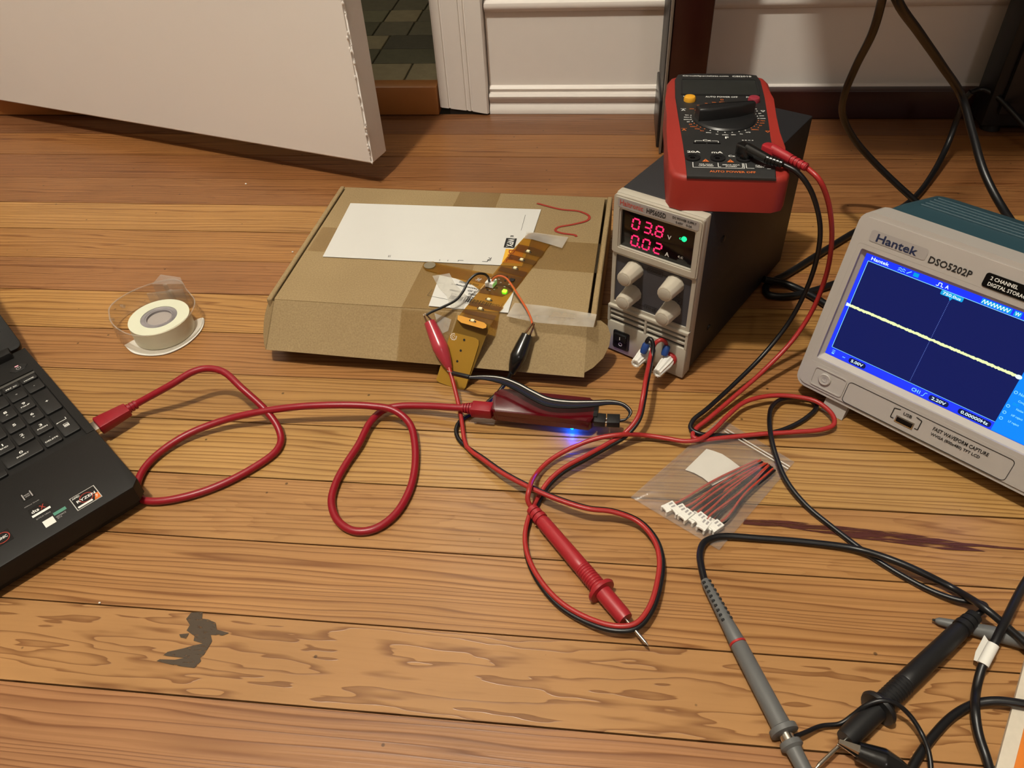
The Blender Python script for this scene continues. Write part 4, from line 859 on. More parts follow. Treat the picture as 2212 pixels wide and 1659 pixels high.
# ------------------------------------------------------------------ battery connector with its two wires
jc = B(1060, 617, ZF+.0006)
con = thing('connector_lead', 'small white plug on the amber strip with a black and an orange wire', 'connector', tuple(jc))
dx = (B(1070, 619.5)-B(1060, 617)).normalized(); Mx = Matrix((dx, V((-dx.y, dx.x, 0)), V((0, 0, 1)))).transposed().to_4x4(); Mx.translation = jc
bm = box_bm(-.0040, .0040, -.0035, .0035, 0, .0048, bev=.0004, seg=1); bx(bm, -.0040, -.0026, .0035, .0050, 0, .0048); bx(bm, .0026, .0040, .0035, .0050, 0, .0048); bm.transform(Mx)
bm_obj('plug_housing', bm, M['white'], con, True)
M['orange'] = mat('orange_wire', srgb(196, 92, 46), 0.4); M['bare'] = M['metal']
bm_obj('black_wire', tube_bm([P(1057, 611, .0545), P(1055, 600, .062), P(1046, 592, .069), P(1030, 592, .071), P(1013, 606, .068), P(1000, 630, .063), P(985, 648, .060), P(955, 664, .0575), P(930, 675, .056), P(921, 681, .0545)], .00115, 8), M['cable'], con, True)
bm_obj('orange_wire', tube_bm([P(1062, 611, .0545), P(1066, 602, .060), P(1078, 596, .064), P(1092, 600, .064), P(1106, 617, .062), P(1122, 642, .059), P(1138, 668, .057), P(1147, 688, .0555), P(1150, 702, .053)], .0009, 8), M['orange'], con, True)

# ------------------------------------------------------------------ helpers for cables
def path(px): return [P(u, v, z) for u, v, z in px]
def cable(name, px, r, m, parent, seg=10, sub=6): return bm_obj(name, tube_bm(path(px), r, seg, sub), m, parent, True, smooth=60)
def ridged(p0, p1, r0, r1, n, gap=.28, base=.0):
    "strain relief: ridges along an axis"
    Ln = (V(p1)-V(p0)).length; prof = [(0, r0*.8)]
    for k in range(n):
        a = Ln*(k+gap/2)/n; b_ = Ln*(k+1-gap/2)/n; r = r0+(r1-r0)*k/max(n-1, 1)
        prof += [(a, r*.78), (a+.0001, r), (b_-.0001, r), (b_, r*.78)]
    prof += [(Ln, r1*.7)]
    return lathe_bm(p0, p1, prof, seg=18)

# ------------------------------------------------------------------ clip lead pair from the supply
lead = thing('clip_lead', 'red and black twin lead with alligator clips running from supply to box', 'test lead', tuple(P(1160, 1080, 0)))
pair = [(1405, 768, .032), (1400, 795, .034), (1394, 824, .036), (1388, 860, .032), (1378, 900, .022), (1350, 935, .014), (1315, 957, .011), (1265, 985, .010), (1215, 1013, .009), (1183, 1042, .007), (1160, 1078, .0045), (1142, 1118, .0040), (1134, 1158, .0046), (1140, 1200, .0050), (1165, 1250, .0054), (1210, 1300, .0056), (1270, 1335, .0066), (1330, 1352, .009), (1372, 1347, .010), (1402, 1312, .010), (1420, 1255, .009), (1424, 1205, .008), (1412, 1165, .008), (1378, 1127, .009), (1325, 1106, .012), (1270, 1099, .014), (1210, 1081, .014), (1150, 1056, .013), (1085, 1022, .010), (1035, 987, .007)]
RP = catmull(path(pair), 5)
def side(q, d, dz):
    out = []
    for i, p_ in enumerate(q):
        t_ = (q[min(i+1, len(q)-1)]-q[max(i-1, 0)]); t_.z = 0; t_.normalize(); w_ = V((t_.y, -t_.x, 0))
        out.append(p_+w_*d+V((0, 0, dz)))
    return out
rs = path([(1439, 744, .034), (1436, 737, .040), (1428, 734, .043), (1418, 739, .041), (1410, 752, .036)])
re_ = path([(1008, 965, .004), (1000, 930, .004), (996, 900, .006), (987, 858, .012), (976, 815, .020), (970, 795, .024)])
LR = .0018
bm_obj('red_wire', tube_bm(rs+RP[2:]+re_, LR, 10, 2), M['leadred'], lead, True, smooth=60)
BP = []
for i, p_ in enumerate(RP):
    k = min(1, max(0, (i/len(RP)-.36)/.2)); th_ = math.radians(62+80*k)
    t_ = RP[min(i+1, len(RP)-1)]-RP[max(i-1, 0)]; t_.z = 0; t_.normalize()
    BP.append(p_+V((t_.y, -t_.x, 0))*(-.0030*math.cos(th_))+V((0, 0, -.0028*math.sin(th_))))
bs_ = path([(1397, 738, .038), (1402, 731, .043), (1408, 735, .043), (1411, 750, .038)])
be_ = path([(1006, 964, .0022), (990, 948, .0020), (985, 928, .0020), (995, 908, .0022), (1020, 893, .0022), (1050, 872, .0024), (1078, 846, .006), (1098, 818, .014), (1104, 806, .019)])
for p_ in BP: p_.z = max(p_.z, .0019)
bm_obj('black_wire', tube_bm(bs_+BP[2:]+be_, LR, 10, 2), M['cable'], lead, True, smooth=60)
for uv, uv2 in (((1397, 742, .036), (1391, 757, .030)), ((1441, 746, .034), (1435, 766, .027))):
    p0, p1 = P(*uv), P(*uv2); bm_obj('spade_sleeve', lathe_bm(p0, p1, [(0, .0026), (.0015, .0032), (.007, .0032), (.009, .0026)], seg=16), M['spade'], lead, True)
def clip(tip, neck, body, end, m):
    "alligator clip: two metal jaws and a vinyl boot"
    tip, neck, body, end = [V(p_) for p_ in (tip, neck, body, end)]
    ax = (neck-tip).normalized(); sd = ax.cross(V((0, 0, 1))).normalized(); upv = sd.cross(ax); L_ = (neck-tip).length
    for s_ in (-1, 1):
        bm = bmesh.new(); A = [tip+upv*s_*.0004+sd*k for k in (-.0011, .0011)]+[tip+upv*s_*.0013+sd*k for k in (.0011, -.0011)]
        Bq = [neck+upv*s_*.0016+sd*k for k in (-.0028, .0028)]+[neck+upv*s_*.0034+sd*k for k in (.0022, -.0022)]
        a = [bm.verts.new(p_) for p_ in A]; b_ = [bm.verts.new(p_) for p_ in Bq]; bm.faces.new(a); bm.faces.new(b_[::-1])
        for i in range(4): bm.faces.new((a[i], a[(i+1) % 4], b_[(i+1) % 4], b_[i]))
        bm_obj('jaw', bm, M['metal'], lead, True)
    q = [neck-ax*.001, neck.lerp(body, .5), body, body.lerp(end, .55), end]
    tot = [.0050, .0062, .0070, .0052, .0026]
    def rad(t):
        x = t*4; i = min(int(x), 3); return tot[i]+(tot[i+1]-tot[i])*(x-i)
    return bm_obj('clip_boot', tube_bm(q, rad, 18, 8), m, lead, True, smooth=60)
M['bootred'] = mat('red_vinyl', srgb(170, 52, 64), 0.28, coat=0.3); M['bootblack'] = mat('black_vinyl', srgb(20, 20, 20), 0.25, coat=0.3)
W2 = lambda u, v, o: PP(u, v, fO, fN, o)
clip(P(917, 679, .055), W2(929, 697, .0052), W2(952, 752, .0078), W2(971, 797, .0050), M['bootred'])
clip(P(1152, 700, .054), W2(1138, 725, .0060), W2(1119, 771, .0085), W2(1105, 808, .0055), M['bootblack'])

# ------------------------------------------------------------------ logic analyser, usb cable, ribbon of jumper wires
ZA = .0085; HA = .0105
a0 = P(1068, 884, ZA+HA); a1 = P(1272, 906, ZA+HA); ax_ = (a1-a0); ax_.z = 0; ax_.normalize(); ay = V((-ax_.y, ax_.x, 0)); AL = (a1-a0).length; AWd = .025
an = thing('logic_analyser', 'translucent dark red usb gadget with a blue light under its front edge', 'usb gadget', tuple(a0-V((0, 0, a0.z))), math.atan2(ax_.y, ax_.x))
M['redclear'] = mat('dark_red_clear_plastic', srgb(78, 5, 14), 0.14, var=0.1, coat=0.4)
bm = prism(bmesh.new(), rrect(-.004, -.002, AL+.003, AWd, .005, 5), ZA, ZA+HA*.52, 0); bm_obj('lower_shell', bm, M['redclear'], an)
bm = prism(bmesh.new(), rrect(-.004, -.002, AL+.003, AWd, .005, 5), ZA+HA*.54, ZA+HA, .0022, 4); bm_obj('upper_shell', bm, M['redclear'], an, smooth=24)
bm_obj('socket', box_bm(AL+.0028, AL+.006, .004, .022, ZA+.003, ZA+.011), M['black'], an)
for k in range(2): bm_obj('foot', lathe_bm((.006+k*(AL-.012), .012, .0003), (.006+k*(AL-.012), .012, 1), [(0, .003), (ZA-.0002, .003)], seg=12), M['redclear'], an)
M['blueled'] = glowmat('blue_led_lit', (0.0, 0.035, 1.0, 1), 700.0)
lp = P(1236, 924, .0052); lpl = Matrix.Rotation(-math.atan2(ax_.y, ax_.x), 4, 'Z') @ (lp-V((a0.x, a0.y, 0)))
bm = bmesh.new(); bmesh.ops.create_icosphere(bm, subdivisions=2, radius=.0013, matrix=Matrix.Translation(lpl)); bm_obj('blue_light', bm, M['blueled'], an)
#add_light('blue_light_glow', 'POINT', (lp.x-.0005, lp.y-.0015, .0065), 0.012, (0.04, 0.12, 1.0), shadow_soft_size=.0012)
usb = thing('usb_cable', 'thick red usb cable looping from the laptop to the red gadget', 'usb cable', tuple(P(600, 920, 0)))
cable('cord', [(292, 874, .0145), (312, 863, .018), (370, 831, .028), (415, 804, .034), (447, 796, .035), (482, 803, .034), (522, 838, .028), (573, 885, .016), (600, 922, .008), (607, 950, .0036), (596, 975, .0032), (545, 1012, .0032), (470, 1050, .0032), (400, 1073, .0032), (335, 1083, .0032), (306, 1078, .0034), (295, 1058, .0036), (308, 1018, .0036), (340, 982, .004), (400, 941, .006), (480, 909, .010), (560, 890, .0155), (640, 879, .019), (720, 875, .020), (800, 877, .018), (850, 886, .015), (884, 914, .010), (896, 958, .006), (895, 1020, .0034), (880, 1070, .0032), (850, 1115, .0032), (808, 1143, .0032), (765, 1147, .0032), (730, 1125, .0032), (716, 1085, .0032), (725, 1045, .0034), (746, 1005, .004), (775, 960, .005), (800, 912, .006), (828, 886, .0065), (858, 878, .0075), (920, 877, .010), (975, 880, .0125), (999, 881, .0135)], .0030, M['red'], usb, 14)
q0, q1 = P(998, 881, .0135), P(1022, 883, .0142); bm_obj('mini_plug_relief', ridged(q0, q1, .0040, .0052, 4), M['red'], usb, True)
def oriented_box(bm, p0, p1, w_, h_, bev, taper=1.0):
    p0, p1 = V(p0), V(p1); d = (p1-p0); L_ = d.length; d.normalize(); s_ = d.cross(V((0, 0, 1))).normalized(); up = s_.cross(d)
    Mx = Matrix((d, s_, up)).transposed().to_4x4(); Mx.translation = p0; b2 = box_bm(0, L_, -w_/2, w_/2, -h_/2, h_/2, bev=bev)
    if taper != 1.0:
        for v in b2.verts:
            if v.co.x > L_*.6: v.co.y *= taper; v.co.z *= taper
    b2.transform(Mx); me = bpy.data.meshes.new('x'); b2.to_mesh(me); b2.free(); bm.from_mesh(me); bpy.data.meshes.remove(me); return bm
bm = oriented_box(bmesh.new(), P(1019, 883, .0142), P(1064, 887, .0150), .0115, .0095, .0012); bm_obj('mini_plug', bm, M['red'], usb, True)
lapB = P(303, 1042, .025)
up0, up1 = P(211, 921, .0142), P(277, 884, .0146)
bm = oriented_box(bmesh.new(), up0, up1, .0165, .0088, .0012, .78); bm_obj('usb_plug', bm, M['red'], usb, True)
bm = oriented_box(bmesh.new(), up0-(up1-up0).normalized()*.006, up0+(up1-up0).normalized()*.001, .0120, .0045, .0003); bm_obj('usb_shell', bm, M['metal'], usb, True)
bm_obj('plug_relief', ridged(P(274, 885, .0146), P(295, 872.5, .0146), .0042, .0040, 3), M['red'], usb, True)

rib = thing('jumper_ribbon', 'flat ribbon of black white and dark jumper wires curling over the red gadget', 'jumper wires', tuple(P(1180, 870, 0)))
base = [(1012, 814, .026), (1050, 813, .028), (1085, 817, .030), (1118, 829, .032), (1150, 846, .032), (1185, 862, .0305), (1230, 868, .029), (1280, 868, .028), (1325, 867, .027), (1350, 874, .025), (1364, 890, .021), (1355, 904, .0175), (1338, 908, .0165)]
wc = [(8, 8, 8), (225, 222, 214), (14, 14, 14), (40, 34, 32), (30, 20, 34), (20, 26, 52), (18, 18, 24), (12, 12, 13)]
for i, c in enumerate(wc):
    px = []
    for j, (u, v, z) in enumerate(base):
        k = j/(len(base)-1); sp = math.sin(min(1, k*1.35)*math.pi)**.8 if k < .75 else .12
        sp = max(sp, .18); px.append((u-(i*.6), v+(i-1.2)*2.5*sp, z-.0006*i*sp))
    bm_obj('wire', tube_bm(path(px), .00075, 8, 6), mat('jumper_%d' % i, srgb(*c), .6, spec=0.25), rib, True, smooth=60)
bm = oriented_box(bmesh.new(), P(977, 806, .0235), P(1014, 814.5, .026), .0030, .0030, .0003); bm_obj('pin_sleeve', bm, M['black'], rib, True)
bm_obj('pin', tube_bm([P(966, 801, .0235), P(978, 806, .0235)], .0004, 6, 2), M['metal'], rib, True)
for a_, b_ in (((1284, 906, .0155), (1308, 908, .0158)), ((1311, 908, .0158), (1339, 909, .0162))):
    bm_obj('socket_housing', oriented_box(bmesh.new(), P(*a_), P(*b_), .010, .0055, .0003), M['black'], rib, True)
for dy in (-.002, .002): bm_obj('pin', tube_bm([P(1306, 908, .0158)+V((0, dy, 0)), P(1313, 908, .0158)+V((0, dy, 0))], .0004, 6, 1), M['metal'], rib, True)

# ------------------------------------------------------------------ laptop
LYAW = math.radians(51.388)
lap = thing('laptop', 'open black laptop at the left edge with white key legends and stickers', 'laptop', (lapB.x, lapB.y, 0), LYAW)
M['lapblack'] = mat('laptop_black', srgb(26, 25, 24), 0.5, var=0.06, nscale=300, bump=0.08, bscale=1500, spec=0.3)
M['key'] = mat('key_black', srgb(24, 24, 24), 0.45); M['rim'] = mat('laptop_rim', srgb(84, 82, 78), 0.32)
LZ = .025; LW2, LD = .360, .2365
bm = bmesh.new()
foot_o = [(-LW2+.006, .0), (-.006, 0), (0, .006), (0, LD), (-LW2, LD), (-LW2, .006)]
prism(bm, [(x*.994-.001, .004+y*.98) for x, y in foot_o], .0025, .010)
prism(bm, foot_o, .0095, .0222)
bm_obj('base', bm, M['lapblack'], lap)
bm = bmesh.new()
for r_ in ((-LW2, 0, -.006, .0822), (-.0065, 0, .0822, .1985), (-LW2, 0, .1985, LD), (-LW2, -LW2+.012, .0822, .1985)):
    x0, x1, y0, y1 = r_
    if y0 == -.006: prism(bm, [(-LW2+.006, 0), (-.006, 0), (0, .006), (0, y1), (-LW2, y1), (-LW2, .006)], .0222, LZ, .0007, 2)
    else: bx(bm, x0, x1, y0, y1, .0222, LZ)
bm_obj('deck', bm, M['lapblack'], lap)
bm = bmesh.new(); prism(bm, [(-LW2, .1985), (-.0065, .1985), (-.0065, .1955), (-LW2, .1955)], .0223, .0238); bm_obj('keyboard_rim', bm, M['rim'], lap)
FLp = frame((0, 0, LZ), (1, 0, 0), (0, 1, 0))
flats(FLp, [seg_rect(-.106, .079, -.006, .079, .0003)], M['rim'], lap, .0001, 'deck_line') if False else None
def key(x0, y0, x1, y1, legend, sub=None, kind=None):
    bm = prism(bmesh.new(), rrect(x0, y0, x1, y1, .0014, 3), .0222, .0243, .0005, 2); k = bm_obj('key', bm, M['key'], lap)
    FK = frame((0, 0, .0243), (1, 0, 0), (0, 1, 0)); cx_ = (x0+x1)/2; cy_ = (y0+y1)/2
    if legend: text_c(FK, legend, cx_, cy_+(.0022 if sub else 0), {'-': .0005, '.': .0006, '+': .0024, '*': .0020, '>': .0020, 'NUM': .0018}.get(legend, .0032), M['wink'], k, .0001, wscale=1.4 if legend.isalnum() else 1.0, name='legend')
    if sub:
        for i, s_ in enumerate(sub): text_c(FK, s_, cx_, cy_-.0020-.0024*i, .0013 if s_ in '<>^v' else .0017, M['wink'], k, .0001, wscale=1.3, name='legend')
    return k
cw, rh = .0133, .0162; cxs = [-.0138, -.0287, -.0438, -.0589]; rys = [.1765, .1580, .1390, .1200, .1005]
key(cxs[0]-cw/2, .1868, cxs[0]+cw/2, .1950, None, ['HOME']); key(cxs[1]-cw/2, .1868, cxs[1]+cw/2, .1950, None, ['PRT SC']); key(cxs[2]-cw/2, .1868, cxs[2]+cw/2, .1950, None, ['DEL'])
key(cxs[0]-cw/2, .1690, cxs[0]+cw/2, .1842, '-'); key(cxs[0]-cw/2, .1308, cxs[0]+cw/2, .1652, '+')
ke = key(cxs[0]-cw/2, .0935, cxs[0]+cw/2, .1272, None)
FK = frame((0, 0, .0243), (1, 0, 0), (0, 1, 0))
flats(FK, [seg_rect(-.0180, .1135, -.0110, .1135, .0005), seg_rect(-.0110, .1135, -.0110, .1165, .0005), tri(-.0185, .1135, .0009), rect(-.0158, .1040, -.0118, .1086)], M['wink'], ke, .0001, 'legend')
flats(FK, [rect(-.0155+.0012*i, .1043+.0012*j, -.0148+.0012*i, .1049+.0012*j) for i in range(3) for j in range(2)]+[rect(-.0155, .1070, -.0121, .1081)], M['key'], ke, .0002, 'legend')
for j, row in enumerate((('/', None), ('9', ['PGUP']), ('6', ['>']), ('3', ['PGDN']), ('.', ['DELETE']))):
    l_, s_ = row; key(cxs[1]-cw/2, rys[j]-rh/2, cxs[1]+cw/2, rys[j]+rh/2, l_ if j else '*', s_)
for j, row in enumerate((('/', None), ('8', ['^']), ('5', None), ('2', ['v']))):
    l_, s_ = row; key(cxs[2]-cw/2, rys[j]-rh/2, cxs[2]+cw/2, rys[j]+rh/2, l_, s_)
for j, row in enumerate((('NUM', None), ('7', ['HOME']), ('4', ['<']), ('1', ['END']))):
    l_, s_ = row; key(cxs[3]-cw/2, rys[j]-rh/2, cxs[3]+cw/2, rys[j]+rh/2, l_, s_)
key(cxs[3]-cw/2, rys[4]-rh/2, cxs[2]+cw/2, rys[4]+rh/2, '0', ['INSERT'])
key(-.0795, .0865, -.0670, .0965, '>')
for i in range(4):
    for j in range(5): key(-.0795-i*.0155-cw/2+.003, rys[j]-rh/2, -.0795-i*.0155+cw/2+.003, rys[j]+rh/2, None)
# power button, hinge and lid
pb = [(-.0225, .2105), (-.0190, .2150), (-.0105, .2150), (-.0068, .2105), (-.0105, .2060), (-.0190, .2060)]
bm_obj('power_button', prism(bmesh.new(), pb, LZ-.0005, LZ+.0006, .0003, 1), M['key'], lap)
FPb = frame((0, 0, LZ+.0006), (1, 0, 0), (0, 1, 0))
ring_prism(bm := bmesh.new(), circ(-.0147, .2098, .0021, 18), circ(-.0147, .2098, .0016, 18), LZ+.0006, LZ+.0007); bx(bm, -.0150, -.0144, .2098, .2124, LZ+.0006, LZ+.0007); bm_obj('power_mark', bm, M['silver'], lap)
M['ledpink'] = glowmat('power_led', (1.0, 0.35, 0.35, 1), 1.5)
flat(FPb, rect(-.0165, .2132, -.0135, .2144), M['ledpink'], lap, .0001, 'power_light')
bm_obj('hinge', prism(bmesh.new(), [(-.030, .2285), (-.0125, .2285), (-.0110, .2390), (-.030, .2390)], LZ-.001, LZ+.0068, .0015, 2), M['lapblack'], lap)
bm_obj('hinge', prism(bmesh.new(), [(-.345, .2285), (-.320, .2285), (-.320, .2390), (-.345, .2390)], LZ-.001, LZ+.0068, .0015, 2), M['lapblack'], lap)
la = math.radians(58); lup = V((0, math.sin(la), math.cos(la))); lnn = V((0, -math.cos(la), math.sin(la)))
lidM = Matrix((V((1, 0, 0)), lup, lnn)).transposed().to_4x4(); lidM = Matrix((V((1, 0, 0)), lup, V((1, 0, 0)).cross(lup))).transposed().to_4x4(); lidM.translation = V((0, .2375, LZ+.002))
bm = prism(bmesh.new(), rrect(-LW2, 0, 0, .238, .006, 4), -.0075, 0, .001, 2); bm.transform(lidM); bm_obj('screen_lid', bm, M['lapblack'], lap)
bm = box_bm(-LW2+.008, -.008, .022, .230, 0, .0004); bm.transform(lidM); bm_obj('screen_glass', bm, M['gloss'], lap)
# stickers
M['stk'] = mat('sticker_black', srgb(20, 19, 19), 0.35, var=0); M['stksilver'] = mat('sticker_silver', srgb(190, 188, 182), 0.35, var=0)
M['stkorange'] = mat('sticker_orange', srgb(214, 110, 44), 0.4, var=0); M['stkgreen'] = mat('sticker_green', srgb(84, 142, 122), 0.4, var=0)
def sticker(x0, y0, x1, y1, m, nm='sticker'): return bm_obj(nm, box_bm(x0, x1, y0, y1, LZ, LZ+.0002), m, lap, smooth=None)
s1 = sticker(-.0443, .0082, -.0257, .0240, M['stksilver'])
flat(FLp, rect(-.0437, .0088, -.0263, .0234), M['stk'], s1, .0003)
ring_prism(bm := bmesh.new(), circ(-.0345, .0162, .0050, 28), circ(-.0345, .0162, .0043, 28), LZ+.0003, LZ+.00035); bm_obj('sticker_ring', bm, M['marker'], s1)
flat(FLp, [(-.0310, .0088), (-.0263, .0088), (-.0263, .0150), (-.0285, .0150)], M['stkorange'], s1, .0004); text_c(FLp, '7', -.0282, .0118, .0030, M['wink'], s1, .0005)
text(FLp, 'RYZEN', -.0415, .0148, -.0278, .0176, M['wink'], s1, .0005); text(FLp, 'AMD', -.0430, .0205, -.0375, .0224, M['wink'], s1, .0005)
flat(FLp, rect(-.0428, .0096, -.0320, .0116), M['wink'], s1, .0004)
s2 = sticker(-.0700, .0260, -.0565, .0365, M['stk']); text(FLp, 'dts', -.0688, .0302, -.0635, .0336, M['wink'], s2, .0003); text(FLp, 'X', -.0628, .0296, -.0590, .0345, M['marker'], s2, .0003)
flat(FLp, rect(-.0698, .0262, -.0567, .0286), M['wink'], s2, .0003); text(FLp, 'DTS:X Ultra', -.0685, .0222, -.0585, .0236, M['silver'], lap, .0002)
s3 = sticker(-.0690, .0475, -.0605, .0560, M['stk']); flats(FLp, [rect(-.0680, .0482, -.0672, .0553), rect(-.0622, .0482, -.0614, .0553)], M['silver'], s3, .0003); text(FLp, 'MILITARY', -.0668, .0520, -.0626, .0535, M['silver'], s3, .0003); text(FLp, 'GRADE', -.0664, .0500, -.0630, .0514, M['silver'], s3, .0003)
text(FLp, 'Military Grade', -.0705, .0400, -.0600, .0414, M['silver'], lap, .0002)
sticker(-.0665, .0100, -.0590, .0175, M['paper'])
s4 = sticker(-.0580, .0165, -.0490, .0198, M['stkgreen']); text(FLp, 'GEFORCE', -.0578, .0135, -.0505, .0150, M['silver'], lap, .0002); text(FLp, 'RTX', -.0572, .0116, -.0540, .0130, M['silver'], lap, .0002)
s5 = sticker(-.0985, .0180, -.0860, .0310, M['stk']); ring_prism(bm := bmesh.new(), circ(-.0922, .0245, .0055, 24), circ(-.0922, .0245, .0048, 24), LZ+.0003, LZ+.0004); bm_obj('sticker_ring', bm, M['marker'], s5); text(FLp, 'SONIC', -.0960, .0230, -.0885, .0258, M['wink'], s5, .0004)

# ------------------------------------------------------------------ clear tape dispenser lying on its side
tc_ = V((-.4225, .5455, 0))
td = thing('tape_dispenser', 'clear plastic tape dispenser with a white roll lying on the floorboards', 'tape dispenser', tuple(tc_))
ol = [(-.452, .5225), (-.438, .5150), (-.422, .5120), (-.407, .5155), (-.396, .5260), (-.3895, .5410), (-.3890, .5560), (-.3935, .5700), (-.4020, .5800), (-.4110, .5890), (-.4190, .5990), (-.4300, .6050), (-.4420, .6020), (-.4560, .5930), (-.4680, .5800), (-.4750, .5660), (-.4760, .5540), (-.4700, .5420), (-.4620, .5310)]
oc = catmull([V((x, y, 0)) for x, y in ol+[ol[0]]], 4)[:-1]; oc2 = [(p_.x, p_.y) for p_ in oc]
cen = V((-.427, .556, 0)); oin = [(cen.x+(x-cen.x)*.975, cen.y+(y-cen.y)*.975) for x, y in oc2]
# single clear wall, flaring a little
bm = bmesh.new(); lev = [(.0012, 1.0), (.006, 1.015), (.016, 1.0), (.0225, .985)]
L = [[bm.verts.new((cen.x+(x-cen.x)*s_, cen.y+(y-cen.y)*s_, z_)) for x, y in oc2] for z_, s_ in lev]
for A, B2 in zip(L, L[1:]):
    for i in range(len(A)):
        bm.faces.new((A[i], A[(i+1) % len(A)], B2[(i+1) % len(A)], B2[i]))
bm_obj('clear_shell', bm, M['clear'], td, True, smooth=60)
ring_prism(bm := bmesh.new(), [(cen.x+(x-cen.x)*.993, cen.y+(y-cen.y)*.993) for x, y in oc2], [(cen.x+(x-cen.x)*.965, cen.y+(y-cen.y)*.965) for x, y in oc2], .0222, .0230); bm_obj('shell_rim', bm, M['clear'], td, True)
card = [(x, y) for x, y in oc2 if y < .575 and x > -.46]; 
card = [(cen.x+(x-cen.x)*1.02, cen.y+(y-cen.y)*1.02) for x, y in card]
bm_obj('paper_card', prism(bmesh.new(), [(p_.x, p_.y) for p_ in catmull([V((x, y, 0)) for x, y in ((-.4535, .5240), (-.4390, .5135), (-.4220, .5105), (-.4060, .5140), (-.3940, .5255), (-.3880, .5400), (-.3870, .5560), (-.3930, .5700), (-.4060, .5580), (-.4250, .5450), (-.4450, .5350), (-.4535, .5240))], 5)[:-1]], .0005, .0012), M['paper'], td, True)
RC_ = (-.4215, .5460)
M['rolltape'] = mat('matte_tape_roll', srgb(218, 220, 196), 0.4, var=0.03, coat=0.2); M['core'] = clearmat('grey_core', srgb(228, 226, 226), 0.5, srgb(190, 184, 186), 0.08)
bm = bmesh.new(); ring_prism(bm, circ(*RC_, .0285, 56), circ(*RC_, .0172, 56), .0022, .0196); bm_obj('tape_roll', bm, M['rolltape'], td, True, smooth=40)
ring_prism(bm := bmesh.new(), circ(*RC_, .0171, 40), circ(*RC_, .0135, 40), .0022, .0192); ring_prism(bm, circ(*RC_, .0134, 40), circ(*RC_, .0118, 40), .0022, .0190); bm_obj('roll_core', bm, M['core'], td, True, smooth=40)
M['hub'] = mat('hub_grey', srgb(165, 156, 150), 0.3)
bm_obj('hub_disc', prism(bmesh.new(), circ(*RC_, .0117, 32), .0022, .0168), M['hub'], td, True)
# cutter nose of the dispenser
nose = [V(p_) for p_ in ((-.4110, .5880, .001), (-.4190, .5990, .001), (-.4420, .6030, .001), (-.4430, .5860, .001))]
bm = bmesh.new(); lo = [bm.verts.new(p_) for p_ in nose]; hi = [bm.verts.new(p_+V((0, -.001, .0285))) for p_ in nose]
for i in range(4): bm.faces.new((lo[i], lo[(i+1) % 4], hi[(i+1) % 4], hi[i]))
bm.faces.new(hi); bm_obj('cutter_nose', bm, M['clear'], td, True)
for p0, p1 in (((-.4250, .5830, .002), (-.4250, .5830, .024)), ((-.4330, .5900, .002), (-.4330, .5900, .026))): bm_obj('clear_post', tube_bm([V(p0), V(p1)], .0022, 12, 2), M['clear'], td, True)
bm = oriented_box(bmesh.new(), V((-.4470, .5770, .013)), V((-.4130, .5860, .013)), .0012, .022, .0003); bm_obj('clear_rib', bm, M['clear'], td, True)
for p_ in ((-.4745, .5730, .010), (-.4790, .5560, .006)): bm_obj('tab', tube_bm([V(p_), V(p_)+V((-.004, .001, 0))], .0018, 8, 2), M['clear'], td, True)

# ------------------------------------------------------------------ multimeter leads and probes
def probe(name, label, p0, p1, m, scale=1.0, rad=1.0):
    p0, p1 = V(p0), V(p1); ax = (p1-p0).normalized(); t = thing(name, label, 'test probe', (p0.x, p0.y, 0))
    Ln = (p1-p0).length
    s = Ln/.0985; q = lambda a: a*s; R_ = lambda r: r*rad
    bm_obj('strain_relief', ridged(p0, p0+ax*q(.012), R_(.0044), R_(.0054), 3, .22), m, t, True)
    prof = [(q(.0115), R_(.0044)), (q(.014), R_(.0052)), (q(.05), R_(.0056)), (q(.0555), R_(.0055))]
    for k in range(9): a = .0560+.0019*k; prof += [(q(a), R_(.0052)), (q(a+.0006), R_(.0058)), (q(a+.0013), R_(.0058)), (q(a+.0018), R_(.0052))]
    prof += [(q(.0735), R_(.0056)), (q(.0740), R_(.0095)), (q(.0752), R_(.0101)), (q(.0766), R_(.0095)), (q(.0771), R_(.0058)), (q(.0950), R_(.0056)), (q(.0985), R_(.0050)), (q(.0985), R_(.003))]
    bm_obj('handle', lathe_bm(p0, p1, [(0, 1e-5)]+[(a, r) for a, r in prof] if False else prof, seg=26), m, t, True)
    bm_obj('tip', lathe_bm(p1-ax*.001, p1+ax, [(0, .00115), (q(.0180), .00115), (q(.0186), .0010), (q(.0210), .0001)], seg=14), M['metal'], t, True)
    return t
rp = probe('test_probe', 'red multimeter probe lying diagonally inside a loop of red wire', P(1148, 1098, .0085), P(1352, 1338, .0080), M['probered'])
bpr = probe('test_probe', 'black multimeter probe at the lower right with a clip on its tip', P(2106, 1330, .0088), P(1826, 1598, .0085), M['black'], rad=1.08)
for pr_ in (rp, bpr): pr_['group'] = 'multimeter probes'
